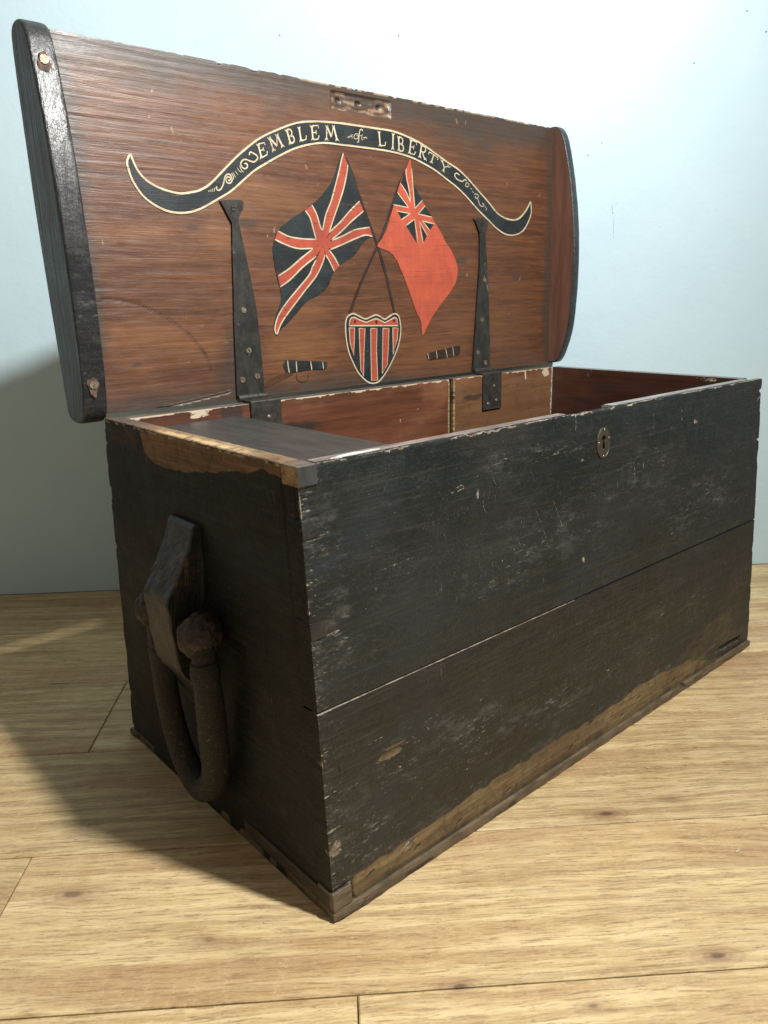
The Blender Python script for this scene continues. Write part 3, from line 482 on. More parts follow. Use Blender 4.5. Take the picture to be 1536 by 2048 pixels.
for k in range(420):
    zc = r.choice([0,1,2,3]); cx_,cz_,sx_,sz_ = ((.30,.36,.12,.03),(.42,.27,.10,.025),(.62,.31,.10,.04),(.05,.30,.05,.05))[zc]
    x = r.normal(cx_,sx_); z = r.normal(cz_,sz_); l = r.uniform(.001,.008); an = r.choice([r.normal(.05,.15), r.normal(1.7,.6)], p=[.55,.45])
    if x>0 and x+l<L and z<H: fs([(x,z),(x+l*math.cos(an),z+l*math.sin(an))], .0007, 1, r.uniform(.24,.50), .0002)
# dust / rubbed zones; pale specks along the top band stand in for sparkle
fu.blob((.30,.30-off), .20, .05, 2, .75, 31, .7, soft=.8); fu.blob((.53,.33-off), .10,.06, 2, .65, 32, .7, soft=.8)
fu.blob((.66,.27-off), .14,.06, 2, .8, 33, .8, soft=.8); fu.blob((.02,.30-off), .03,.14, 2, .8, 34, .8, soft=.8)
fu.blob((.27,.385-off), .16,.02, 2, .9, 35, .8, soft=.8)
# top edge: pale chipped arris
ed = (fu.sv-np.broadcast_to(fu.v, fu.shape))
tn = sm(np.broadcast_to(fbm((fu.nu,2), 70, 1, 77, 4)[:,:1], fu.shape), .45,.85)
fu.w[...,1] = np.maximum(fu.w[...,1], (ed < .0005+.0026*tn)*(.25+.75*vnoise(fu.shape,45,2,78)))
fu.ev -= (ed<.0012)*tn**2*.0012
fu.h -= (ed<.0013)*.0006
# left corner arris: rough end grain, dovetail lines
def corner_rough(f, zoff, seed):
    n = np.broadcast_to((fbm((2,f.nv), 1, f.sv/.011, seed, 3)[0:1]), f.shape); n2 = np.broadcast_to(sm(vnoise((2,f.nv), 1, f.sv/.019, seed+1)[0:1],.55,.95), f.shape)
    n = n*.45+.55*n*vnoise(f.shape, 500, f.sv/.003, seed+5)
    eu = np.broadcast_to(f.u, f.shape)
    f.h -= (eu<.0014)*(.0003+.0012*n*n2)
    f.eu += (eu<.0008)*(.0016*n*n2)
    f.w[...,1] = np.maximum(f.w[...,1], (eu<.0016)*(n*n2>.30)*.7)
    er = f.su-eu; f.h -= (er<.0014)*(.0012*n*n2); f.eu -= (er<.0008)*.003*(n*n2)
    f.w[...,2] = np.maximum(f.w[...,2], 1-sm(eu,.0,.035))
    rr = np.random.default_rng(seed)
    for k in range(60):
        z = rr.uniform(0,f.sv); l = rr.uniform(.003,.016); f.scratch([(0,z),(l,z+rr.normal(0,.001)+l*.1)], .0008, 1, rr.uniform(.25,.6), .0004)
corner_rough(fu, off, 51)
for z in (.359,.377,.272,.289): fu.scratch([(0,z-off),(.017,z-off+.0008)], .0008, 3, .9, .0012)
for a,b in ((.359,.377),(.272,.289)): fu.scratch([(.0175,a-off),(.0175,b-off)], .0007, 3, .6, .0008)
fu.scratch([(0,.272-off),(.03,.275-off)], .0011, 1, .7, .0012); fu.scratch([(0,.358-off),(.026,.362-off)], .0010, 1, .6, .0010)
fu.scratch([(L-.001,.395-off),(L-.012,.388-off)], .0012, 1, .7, .0012); fu.scratch([(L-.0,.33-off),(L-.006,.329-off)], .0022, 3, .6, .003)
fu.scratch([(L-.0,.402-off),(L-.004,.402-off)], .003, 3, .5, .003)
# keyhole well
m = (np.hypot(X-.4218, Z-.3865)<.0036)|((abs(X-.4218)<.0019)&(Z<.3865)&(Z>.3735))
fu.h[m] = -.006; fu.w[m,3] = 1
# lower edge meets the seam: pale line on the left part
sd = np.broadcast_to(fu.v, fu.shape)
fu.w[...,1] = np.maximum(fu.w[...,1], (sd<.0007)*(X<.40)*.0)
fu.w[...,3] = np.maximum(fu.w[...,3], (sd<.0005)*.8)
b1 = fu.mesh('front_board', lambda U,V: front_pt(U,V+off), nF, .0068, chest, [M_front, M_end], 1, label='upper front board, glossy black, with the keyhole plate')
# backing thickness of the same board (with the lock mortise cut out behind the rim)
def yin(z): return -TY*(1-z/H)
def backing(x0,x1,z0,z1,bm):
    a,b = .0073,.022
    v = [bm.verts.new((x,yin(z)+d,z)) for z in (z0,z1) for d in (a,b) for x in (x0,x1)]
    for f in ((0,1,3,2),(4,6,7,5),(0,4,5,1),(2,3,7,6),(0,2,6,4),(1,5,7,3)): bm.faces.new([v[i] for i in f])
bm = bmesh.new()
backing(.0222,.366,ZS,H-.0006,bm); backing(.452,L-.0222,ZS,H-.0004,bm); backing(.366,.452,ZS,H-.058,bm)
bmesh.ops.bevel(bm, geom=[e for e in bm.edges if all(v.co.z>H-.001 for v in e.verts)], offset=.0016, segments=2, affect='EDGES')
bm_obj('front_board_inner_face', bm, M_rimblue, b1)

bm = bmesh.new(); backing(.0006,.0219,ZS,H-.017,bm); bm_obj('front_board_end_grain', bm, M_endplain, b1)
# lower front board
fl2 = Face(L, ZS-ZB-.0008, .0012); off2 = ZB
front_common(fl2, 61); random_nicks(fl2, 80, 71, .0015,.007); corner_rough(fl2, off2, 81)
X2 = np.broadcast_to(fl2.u, fl2.shape); Z2 = np.broadcast_to(fl2.v, fl2.shape)+off2
bnd = np.interp(X2[:,0], [0,.018,.07,.13,.18,.28,.35,.43,.50,.58,.64,.69,.83],[.028,.036,.037,.040,.0435,.044,.045,.041,.048,.045,.040,.022,.0])[:,None]
bn = bnd+(vnoise(fl2.shape, 60, 6, 4)-.5)*.004
fl2.w[...,0] = (1-sm(Z2, bn-.008, bn+.006))*(.80+.2*sm(vnoise(fl2.shape,24,4,88),.2,.6))
fl2.w[...,3] = np.maximum(fl2.w[...,3], .55*(1-sm(Z2+(vnoise(fl2.shape,50,3,89)-.5)*.006,.013,.024))*(.5+.5*vnoise(fl2.shape,30,2,90)))
fl2.w[...,2] = np.maximum(fl2.w[...,2], (1-sm(abs(Z2-bn-.004),.001,.009))*.9)
fl2.w[...,0] *= sm(X2, .014,.022)
fl2.w[...,0] = np.maximum(fl2.w[...,0], .42*(1-sm(np.hypot((X2-.70)/.12,(Z2-.05)/.035)+(vnoise(fl2.shape,20,10,6)-.5)*.8,.5,1)))
fl2.blob((.30,.075), .36, .032, 2, .95, 41, .6, soft=.9); fl2.blob((.55,.12), .26,.06, 2, .9, 42, .7, soft=.9); fl2.blob((.05,.06), .06,.07, 2, 1., 43, .7, soft=.9); fl2.blob((.17,.12),.12,.03,2,.8,44,.7,soft=.9)
def fs2(pts, w, ch=1, amt=.66, d=.0004): fl2.scratch([(x,z-off2) for x,z in pts], w, ch, amt, d)
# the flaked patch showing red-brown wood, and the scraped lines
m = fl2.blob((.077,.1365-off2), .017, .0036, 1, .0, 45, .55)
fl2.w[...,0] = np.maximum(fl2.w[...,0], m*1.0); fl2.h -= m*.0005
m = fl2.blob((.084,.1425-off2), .016, .0014, 1, .0, 46, .5); fl2.w[...,0] = np.maximum(fl2.w[...,0], m*.9)
rr = np.random.default_rng(91)
for k in range(420):
    zc = rr.choice([0,1,2,3]); cx_,cz_,sx_,sz_ = ((.12,.12,.06,.018),(.38,.10,.16,.03),(.55,.13,.12,.03),(.06,.08,.05,.035))[zc]
    x = rr.normal(cx_,sx_); z = rr.normal(cz_,sz_); l = rr.uniform(.002,.012); an = rr.choice([rr.normal(.05,.1), rr.normal(1.4,.5)], p=[.7,.3])
    if x>0 and x+l<L: fs2([(x,z),(x+l*math.cos(an),z+l*math.sin(an))], .0007, 1, rr.uniform(.24,.50), .0002)
for k in range(45):
    x = rr.normal(.14,.10); z = .128+.05*(x-.1)*.25+rr.normal(0,.016); l = rr.uniform(.006,.03)
    fs2([(x,z),(x+l*.5,z+rr.normal(0,.001)),(x+l,z+rr.normal(.001,.001))], rr.uniform(.0006,.0011), 1, rr.uniform(.22,.5), .0003)
for k in range(50):
    x = rr.uniform(0,.7); z = rr.normal(.075,.02); l = rr.uniform(.004,.02); fs2([(x,z),(x+l,z+rr.normal(0,.0012))], .0008, 1, rr.uniform(.2,.45), .0002)
for k in range(28):
    x = rr.normal(.5,.13); z = rr.normal(.13,.03); an = rr.uniform(0,3.1); l = rr.uniform(.003,.009); fs2([(x,z),(x+l*math.cos(an),z+l*math.sin(an))], .0008, 1, rr.uniform(.22,.5), .0003)
for x,z in ((.045,.026),(.105,.022),(.165,.020),(.245,.0195),(.36,.022),(.47,.020),(.51,.031),(.60,.024),(.40,.037)):
    fs2([(x-.003,z-.0008),(x+.0035,z+.001)], .0016, 3, .85, .0016); fs2([(x-.002,z+.0018),(x+.004,z+.002)], .0009, 1, .6)
fs2([(.085,.030),(.095,.034)], .0012,1,.7); fs2([(.09,.028),(.106,.033)], .001,1,.7); fs2([(.088,.033),(.099,.037)], .0009,1,.6)
fs2([(.735,.026),(.76,.0265),(.80,.0245)], .0028, 3, 1, .004); fs2([(.735,.022),(.77,.0215),(.80,.020)], .0012, 1, .6)
fl2.blob((.006,.062), .010,.013, 1, .6, 47, .9, .0004, .9); fs2([(0,.0305),(.024,.033)], .0012, 3, 1, .003); fs2([(.0225,.031),(.0215,.019),(.0245,.010)], .0013, 3, 1, .003)
fs2([(.016,.165),(.0165,.150),(.018,.147)], .0007, 3, .9, .001)
te = fl2.sv-np.broadcast_to(fl2.v, fl2.shape)
fl2.w[...,1] = np.maximum(fl2.w[...,1], (te<.0009)*sm(-X2,-.47,-.30)*.9)
fl2.w[...,3] = np.maximum(fl2.w[...,3], (te<.0009)*sm(X2,.36,.45))
fl2.h -= (te<.0007)*.0003
fl2.mesh('front_board', lambda U,V: front_pt(U,V+off2), nF, .022, chest, [M_front2, M_end], 1, label='lower front board, worn to brown along its foot')

# dovetail pins of the left end showing through the front
def block_on_front(x0,x1,z0,z1,o,mats,name,side=None,lab=None,dep=.0215):
    bm = bmesh.new()
    v = []
    for z in (z0,z1):
        for x,d in ((x0,-o),(x1,-o),(x1,dep),(x0,dep)): v.append(bm.verts.new((x,yin(z)+d,z)))
    for f in ((0,3,2,1),(4,5,6,7),(0,1,5,4),(1,2,6,5),(2,3,7,6),(3,0,4,7)): bm.faces.new([v[i] for i in f])
    bevel(bm,.0012,2)
    for f in bm.faces:
        c = f.calc_center_median(); n = f.normal
        f.material_index = 0
    bmesh.ops.recalc_face_normals(bm, faces=bm.faces)
    for f in bm.faces:
        if f.normal.x < -.7 and len(mats)>1: f.material_index = 1
        if f.normal.z > .7 and len(mats)>2: f.material_index = 2
    o_ = bm_obj(name, bm, mats, chest, smooth=False)
    if lab: o_['label'] = lab
    return o_
block_on_front(-.0012,.0182,.4035,.4205,.0016,[M_till,M_bare,M_rim],'dovetail_pin',lab='top dovetail pin with bare wood on its end')
block_on_front(-.0003,.0168,.3600,.3765,.0003,[M_pinblack,M_endplain],'dovetail_pin')
block_on_front(-.0003,.0160,.2730,.2885,.0003,[M_pinblack,M_endplain],'dovetail_pin')
block_on_front(-.0014,.0205,.0114,.0300,.0016,[M_base],'dovetail_pin',lab='grubby bottom dovetail pin by the floor')

# end boards (trapezoids: the chest is deeper at its foot)
def end_place(x):
    def f(U,V):
        z = V*(H/H)
        y0 = -TY*(1-V/H)+TH; y1 = D+YB*(1-V/H)-.0
        s = U/(D-TH)
        return np.stack([x+0*U, y0+(y1-y0)*s, z], -1)
    return f
fe = Face(D-TH, H-.0008, .0018)
Ye = np.broadcast_to(fe.u, fe.shape)+TH; Ze = np.broadcast_to(fe.v, fe.shape)
fe.h += (fbm(fe.shape, 10, 14, 301, 4)-.5)*.0012
bb = np.interp(Ye[:,0], [0,.03,.05,.075,.09,.16,.20,.235,.265,.278,.29,.40],[.408,.409,.412,.4035,.404,.3915,.387,.3855,.388,.395,.424,.426])[:,None]
bb = bb+(vnoise(fe.shape, 40, 8, 9)-.5)*.004
fe.w[...,0] = sm(Ze, bb-.006, bb+.005)
fe.w[...,0] = np.maximum(fe.w[...,0], .40*sm(Ye,.28,.30)*sm(Ze,.36,.40))
fe.w[...,0] = np.maximum(fe.w[...,0], .5*(1-sm(Ze,.012,.05))*sm(vnoise(fe.shape,12,30,15),.3,.6)*(Ye<.13))
fe.w[...,0] *= (1-.55*(vnoise(fe.shape,30,4,19)>.72)*(Ye<.09))
fe.w[...,1] = (Ze>H-.0035)*(vnoise(fe.shape, 70, 2, 20)>.45)*.9
for k in range(60):
    y = rng.uniform(.0,.34); z = rng.uniform(.03,.2); fe.scratch([(y,z),(y+.008,z-.010)], .001, 1, rng.uniform(.2,.45), .0003)
fe.scratch([(.0009,.0),(.0012,.41)], .0013, 3, 1, .0012)
fe.w[...,3] = np.maximum(fe.w[...,3], (Ze<.404)*(Ye-TH<.0012)*1.0)
eb = Ye-TH; er = (D-TH)-eb; n = vnoise(fe.shape, 60, 90, 23)
n = np.broadcast_to(sm(fbm((2,fe.nv),1,30,23,3)[0:1],.5,.8),fe.shape); fe.eu -= (er<.002)*n*.0022; fe.h -= (er<.003)*n*.0012
fe.ev -= (Ze>H-.003)*vnoise(fe.shape,50,2,24)**2*.0015
end_l = fe.mesh('end_board', end_place(0.0), (-1,0,0), .019, chest, [M_end, M_rim], 1, label='left end board, matt black with a bare strip of wood along its top')
# right end: inner face is the one seen
fr_ = Face(D-2*TH, .12, .002)
fr_.w[...,0] = .5*sm(fbm(fr_.shape,6,4,401),.5,.75)
Xr = np.broadcast_to(fr_.u, fr_.shape); Zr = np.broadcast_to(fr_.v, fr_.shape)
m = fr_.blob((.262,.105), .010,.018, 1, .0, 5, .6); fr_.w[...,1] = m*.35
fr_.blob((.05,.117),.03,.004,1,.5,6,.7)
fr_.h += (fbm(fr_.shape,5,5,402)-.5)*.0008
fr_.mesh('end_board', lambda U,V: np.stack([L-.0195+0*U, TH+U, H-.1206+V],-1), (-1,0,0), .0185, chest, [M_maroon, M_rim], 1, label='right end board, its dark red-brown inside in view')
bm = bmesh.new()
v = [bm.verts.new(c) for c in ((L-.019,-TY+TH,.009),(L,-TY+TH,.009),(L,D+YB,.009),(L-.019,D+YB,.009),(L-.019,-TY*.29+TH,H-.122),(L,-TY*.29+TH,H-.122),(L,D+YB*.29,H-.122),(L-.019,D+YB*.29,H-.122))]
for f in ((0,3,2,1),(4,5,6,7),(0,1,5,4),(1,2,6,5),(2,3,7,6),(3,0,4,7)): bm.faces.new([v[i] for i in f])
bm_obj('end_board', bm, M_end, chest, label='lower part of the right end')

# back boards: left dark red-brown board and lighter one right of the slot
def back_face(x0, x1, seed, light, mat):
    f = Face(x1-x0, .30, .0013)
    U = np.broadcast_to(f.u, f.shape)+x0; V = np.broadcast_to(f.v, f.shape)+H-.3006
    f.h += (fbm(f.shape,8,8,seed)-.5)*.0008
    f.w[...,2] = light*(.75+.25*sm(fbm(f.shape,6,6,seed+2),.4,.6))
    top = H-V
    f.w[...,1] = (top<.0015+.003*vnoise(f.shape,50,2,seed+3)**3)*.8
    return f,U,V,top
f1,U1,V1,T1 = back_face(.0205,.5455,501,0.0,None)
f1.w[...,1] = np.maximum(f1.w[...,1], sm(.0065+.006*vnoise(f1.shape,45,3,7)-T1,-.001,.001)*(U1<.165)*(U1>.03)*sm(vnoise(f1.shape,18,2,8),.2,.7)*.75)
f1.w[...,0] = np.maximum((1-sm(np.hypot((U1-.245)/.055,(T1-.040)/.010)+(vnoise(f1.shape,40,40,3)-.5)*.6,.5,1))*.9, (1-sm(np.hypot((U1-.155)/.02,(T1-.01)/.02),.6,1))*.8)
f1.w[...,2] = .35*sm(T1,.05,.09)*sm(vnoise(f1.shape,9,7,13),.3,.8)
for p in ([(.44,.055),(.441,.050)],[(.475,.04),(.479,.038)]): f1.scratch([(a-.0205,.30-b) for a,b in p], .0012, 1, .6)
bk = f1.mesh('back_board', lambda U,V: np.stack([U+.0205, D-TH+0*U, V+H-.3006],-1), (0,-1,0), .021, chest, [M_back, M_rim], 1, label='dark red-brown length of the back, left of the slot')
f2,U2,V2,T2 = back_face(.5545,L-.0202,541,1.0,None)
f2.w[...,0] = (1-sm(np.hypot((U2-.60)/.035,(T2-.034)/.006)+(vnoise(f2.shape,30,40,3)-.5)*.5,.5,1))*.75
f2.w[...,2] *= sm(T2,.002,.02)*.9+.1
f2.w[...,1] = np.maximum(f2.w[...,1], sm(U2,L-.026,L-.022)*.5)
f2.scratch([(.735-.5545,.30-.001),(.736-.5545,.30-.014)], .0028, 1, .9)
f2.blob((.79-.5545,.292),.010,.010,1,.7,9,.8)
f2.mesh('back_board', lambda U,V: np.stack([U+.5545, D-TH+0*U, V+H-.3006],-1), (0,-1,0), .021, chest, [M_back, M_rim], 1, label='lighter brown length of the back, right of the slot')
# strip at the bottom of the slot and outer skin of the back
bm = bmesh.new(); box_bm((.5457,D-.016,H-.30),(.5543,D-.002,H-.0015),bm)
bm_obj('divider_slot', bm, M_dark, chest)
for x0,x1 in ((.5425,.5457),(.5543,.5580)):
    bm = box_bm((x0,D-TH-.0016,H-.29),(x1,D-TH+.004,H-.004)); bevel(bm,.0006,1); bm_obj('slot_edge_bead', bm, M_bare, chest)
bm = bmesh.new()
v = [bm.verts.new(c) for c in ((.019,D+YB-.004,.009),(L-.019,D+YB-.004,.009),(L-.019,D+YB,.009),(.019,D+YB,.009),(.019,D-.0005,H-.002),(L-.019,D-.0005,H-.002),(L-.019,D+.0005,H-.002),(.019,D+.0005,H-.002))]
for f in ((0,3,2,1),(4,5,6,7),(0,1,5,4),(1,2,6,5),(2,3,7,6),(3,0,4,7)): bm.faces.new([v[i] for i in f])
bm_obj('back_outer_skin', bm, M_end, chest)
# bottom plank, proud by a few mm, worn edge
bm = bmesh.new()
n = 90; r = random.Random(9)
outline = []
for i in range(n+1): outline.append((-.0018+(L+.0008)*i/n, -TY-.0026-r.uniform(0,.0012)+(.002 if i<1 else 0)))
for i in range(1,30): outline.append((L-.001+r.uniform(-.001,.001), -TY+(D+TY+YB)*i/30))
for i in range(n+1): outline.append((L-.001-(L+.0025)*i/n, D+YB+.003))
for i in range(1,30): outline.append((.0005-r.uniform(0,.0010), D+YB-(D+TY+YB)*i/30))
bm = prism(outline, lambda p,q,h:(p,q,h), .0010, .0107)
bmesh.ops.bevel(bm, geom=[e for e in bm.edges if abs(e.verts[0].co.z-e.verts[1].co.z)<1e-6], offset=.0012, segments=2, affect='EDGES', clamp_overlap=True)
bm_obj('bottom_plank', bm, M_base, chest)
bm = box_bm((-.0018,-.0185,.0110),(.004,.128,.0268)); bevel(bm,.0015,2)
M_basedark = mat_simple('grimy_end_batten', (.050,.036,.022), (.020,.015,.010), .6, 30, (1,1,5), .0012, patch=(.085,.058,.034), pth=.60)
bm_obj('end_batten', bm, M_basedark, chest, label='short grubby batten at the foot of the left end')

# till under its grey-black lid
bm = box_bm((.0192,TH-.001,H-.0215),(.1625,D-TH-.0018,H-.0135)); bevel(bm,.0012,2)
till = bm_obj('till_lid', bm, M_till, chest)
bm = box_bm((.150,TH+.0005,H-.15),(.160,D-TH-.002,H-.0218)); bm_obj('till_side', bm, M_maroon, chest)
bm = box_bm((.0195,TH+.0005,H-.16),(.160,D-TH-.002,H-.1502)); bm_obj('till_bottom', bm, M_maroon, chest)
# rim strips of bare wood along the left end board
rimf = []
bm = bmesh.new(); r = random.Random(4)
ys = np.linspace(.0228, D-.001, 70)
lo_ = [bm.verts.new((-.0004+.0012*r.random()*(r.random()<.5), y, H-.0007)) for y in ys]; hi_ = [bm.verts.new((.0188-.0012*r.random(), y, H-.0007)) for y in ys]
lt = [bm.verts.new((v.co.x+.0007, v.co.y, H+.0004)) for v in lo_]; ht = [bm.verts.new((v.co.x-.0007, v.co.y, H+.0004)) for v in hi_]
for i in range(len(ys)-1):
    bm.faces.new((lt[i],lt[i+1],ht[i+1],ht[i])); bm.faces.new((lo_[i],lo_[i+1],lt[i+1],lt[i])); bm.faces.new((ht[i],ht[i+1],hi_[i+1],hi_[i]))
bm.faces.new((lo_[0],lt[0],ht[0],hi_[0])); bm.faces.new((hi_[-1],ht[-1],lt[-1],lo_[-1]))
tr = NT('left_rim_wood'); v_ = tr.co(); n1 = tr.noise(tr.map(v_,(60,10,10)),1.0,5,.7); n2 = tr.noise(v_,45,5,.7); sx = tr.n('ShaderNodeSeparateXYZ',{0:v_})
cc = tr.mix(tr.ramp(n1,.35,.65),(.16,.095,.05),(.27,.19,.11)); cc = tr.mix(tr.ramp(n2,.52,.62), cc, (.065,.048,.038))
pale = tr.mth('MULTIPLY', tr.ramp(n2,.40,.50), tr.ramp(tr.mth('ABSOLUTE', tr.mth('SUBTRACT', sx.outputs[1], .165)), .06,.11,1,0)); pale = tr.mth('MULTIPLY', pale, tr.ramp(sx.outputs[0],.006,.013,1,.25))
cc = tr.mix(pale, cc, (.52,.38,.20)); cc = tr.mix(tr.mth('MULTIPLY', tr.ramp(sx.outputs[1],.26,.31), .85), cc, (.085,.070,.060))
M_lrim = tr.out(cc, .42, n1, .0006, .8)
bm_obj('end_board_rim', bm, M_lrim, end_l)
# white streak of paint on the front rim
def flake(pts, name, mat, z=H, parent=None, t=.0004, **kw):
    bm = prism(pts, lambda p,q,h:(p,q,h), z-.0008, z+t); return bm_obj(name, bm, mat, parent or chest, **kw)
flake([(.040,.0085),(.055,.0075),(.068,.0085),(.074,.0070),(.082,.0080),(.096,.0105),(.086,.0125),(.075,.0118),(.070,.0140),(.056,.0125),(.048,.0115),(.050,.0100)], 'white_paint_streak', M_white, z=H-.0003)

# escutcheon
cx, cz = .4218, .3815
bm = bmesh.new(); N_ = 64
kh = []
for i in range(N_):
    a = 2*math.pi*i/N_; ca, sa = math.cos(a), math.sin(a)
    best = 0
    for s in np.linspace(.0005,.013,120):
        x, z = s*ca, s*sa
        if math.hypot(x, z-.0050)<.0036 or (abs(x)<.0019+max(0,-.001-z)*.10 and -.0085<z<.0055): best = s
    kh.append((best*ca, best*sa))
rings = []
def P_(x,z,o): return tuple(front_pt(np.array(cx+x), np.array(cz+z), o))
for sc_,o,rr_ in ((1,.0002,'o'),(1,.0012,'o'),(.93,.0019,'o'),(.90,.0015,'o')):
    rings.append([bm.verts.new(P_(.0132*sc_*math.cos(2*math.pi*i/N_), .0178*sc_*math.sin(2*math.pi*i/N_), o)) for i in range(N_)])
rings.append([bm.verts.new(P_(x*1.0,z*1.0,.0015)) for x,z in kh]); rings.append([bm.verts.new(P_(x,z,-.002)) for x,z in kh])
for a,b in zip(rings[:-1],rings[1:]):
    for i in range(N_): bm.faces.new((a[i],a[(i+1)%N_],b[(i+1)%N_],b[i]))
esc = bm_obj('keyhole_plate', bm, M_brass, chest)
M_pin = mat_simple('bright_pin_head', (.55,.52,.44),(.35,.33,.28),.25,400,metal=.8)
pin_me = None
for dx,dz in ((.001,.0150),(.0102,.0045),(-.0098,.0008),(-.0003,-.0150)):
    bm = bmesh.new(); bmesh.ops.create_uvsphere(bm, u_segments=10, v_segments=6, radius=.00125)
    bmesh.ops.scale(bm, vec=(1,.6,1), verts=bm.verts); bmesh.ops.translate(bm, vec=P_(dx,dz,.0016), verts=bm.verts)
    bm_obj('pin', bm, M_pin, esc, smooth=True)

# ------------------------------------------------------------------ the lid (own frame: x along, z up the lid, -y towards the viewer)
LO = Vector((0, D, H+.004)); LR = (-LT, 0, 0)
def lid_obj(o):
    o.location = LO; o.rotation_euler = LR; return o
LW, X0, X1 = .3915, -.0045, .8285
fp = Face(X1-X0, LW, .0015)
Ul = np.broadcast_to(fp.u, fp.shape)+X0; Vl = np.broadcast_to(fp.v, fp.shape)
fp.h += (fbm(fp.shape, 12, 10, 601, 4)-.5)*.0008+(fbm(fp.shape, 7, 130, 602, 2)-.5)*.0004
fp.h -= np.clip(fp.h.max()-.0, 0, None)
g_ = fbm(fp.shape, 14, 9, 611, 4)
topd = LW-Vl
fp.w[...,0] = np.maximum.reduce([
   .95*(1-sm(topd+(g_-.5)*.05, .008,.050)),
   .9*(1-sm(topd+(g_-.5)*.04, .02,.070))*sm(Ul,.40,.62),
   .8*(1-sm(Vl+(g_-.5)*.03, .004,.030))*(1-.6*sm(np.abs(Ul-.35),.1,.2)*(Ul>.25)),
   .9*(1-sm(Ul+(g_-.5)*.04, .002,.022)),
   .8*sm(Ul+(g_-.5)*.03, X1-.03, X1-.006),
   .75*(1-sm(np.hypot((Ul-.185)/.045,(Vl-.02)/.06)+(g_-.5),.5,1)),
   .6*(1-sm(np.abs(Ul-.1735)+(g_-.5)*.010,.001,.008))*(1-sm(Vl,.06,.13)),  # grime and strap shadow painted along the left strap's edge
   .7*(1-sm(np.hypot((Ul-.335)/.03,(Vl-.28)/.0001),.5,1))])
fp.w[...,2] = np.maximum.reduce([(1-sm(np.hypot((Ul-.10)/.11,(Vl-.20)/.022)+(g_-.5)*1.4,.4,1.1)),
   .75*(1-sm(np.hypot((Ul-.07)/.10,(Vl-.07)/.035)+(g_-.5)*1.4,.4,1.1)), .8*(1-sm(np.hypot((Ul-.27)/.07,(Vl-.06)/.08)+(g_-.5)*1.3,.4,1.1)),
   .6*(1-sm(np.hypot((Ul-.24)/.09,(Vl-.24)/.03)+(g_-.5)*1.4,.4,1.1))])
def ls(pts, w, ch=1, amt=1., d=.0003): fp.scratch([(x-X0,z) for x,z in pts], w, ch, amt, d)
mm = lambda P: [(a/1000,b/1000) for a,b in P]
scar = mm(PAINT['scar']); rs = np.random.default_rng(3)
for (a,b),(c,d) in zip(scar[:-1],scar[1:]):
    for k in range(7):
        t = k/7; x = a+(c-a)*t; z = b+(d-b)*t; ls([(x-.0015,z-.0012),(x+.0015,z+.0008)], .0012, 3, rs.uniform(.3,.8), .0008)
ls(mm(PAINT['crack']), .0010, 3, 1, .003); ls([(a,b+.0018) for a,b in mm(PAINT['crack'])[1:]], .0009, 1, .35)
for i,(a,b) in enumerate(mm(PAINT['marks'])):
    ls([(a,b),(a+rs.normal(0,.001),b+rs.uniform(.001,.006)*(1 if i%2 else -1))], .0010, 3 if i in (2,3,7) else 1, rs.uniform(.3,.7), .0006)
for k in range(55):
    x = rs.uniform(.02,.8); z = rs.uniform(.02,.37); an = rs.normal(0,.5); l = rs.uniform(.001,.005); ls([(x,z),(x+l*math.cos(an),z+l*math.sin(an))], .0009, rs.choice([1,3]), rs.uniform(.1,.3))
for k in range(26):
    x = rs.uniform(.0,.8); z = rs.uniform(.03,.36); l = rs.uniform(.05,.2); ls([(x,z),(x+l*.5,z+rs.normal(0,.0006)),(x+l,z+rs.normal(0,.0012))], .0007, 3, rs.uniform(.2,.5), .0004)
# knots
for x,z,rk in ((.137,.207,.006),(.213,.214,.010),(.60,.175,.008),(.735,.15,.008),(.048,.053,.004)):
    fp.blob((x-X0,z), rk*1.7, rk*.7, 0, .75, int(x*1000), .4)
# top arris uneven
tn = vnoise(fp.shape, 50, 1, 15); fp.ev -= (topd<.0016)*(tn**2*.0007+vnoise(fp.shape,170,1,18)**4*.0016); fp.w[...,1] = np.maximum(fp.w[...,1], (topd<.003)*(vnoise(fp.shape,90,1,16)>.55)*.55*(Ul>.3))
# lock mortise
mort = (Ul>.354)&(Ul<.457)&(Vl>.362)&(Vl<.3835)
mn = fbm(fp.shape, 60, 90, 17, 3); fp.h[mort] = -.0022-.0022*mn[mort]; fp.w[mort,3] = .0
for arr,val in ((1,.50),(0,.0),(2,0),(3,0)): fp.w[mort,arr] = val*(.0+.8*sm(mn[mort],.50,.72)) if val else 0
fp.w[mort,0] = .45+.5*sm(1-mn[mort],.35,.6)
bo = ((Ul>.352)&(Ul<.459)&(Vl>.360)&(Vl<.3855))&~mort; fp.w[bo,3] = .65
for x in (.366,.400,.437):
    mk = np.hypot((Ul-x)/1.4,(Vl-.374))<.0032; fp.h[mk&mort] = -.006; fp.w[mk&mort,3] = .9
lidp = fp.mesh('lid_panel', lambda U,V: np.stack([U+X0, 0*U, V],-1), (0,-1,0), .020, chest, [M_lid, M_till], 1, label='red-brown varnished inside of the open lid')
lid_obj(lidp)

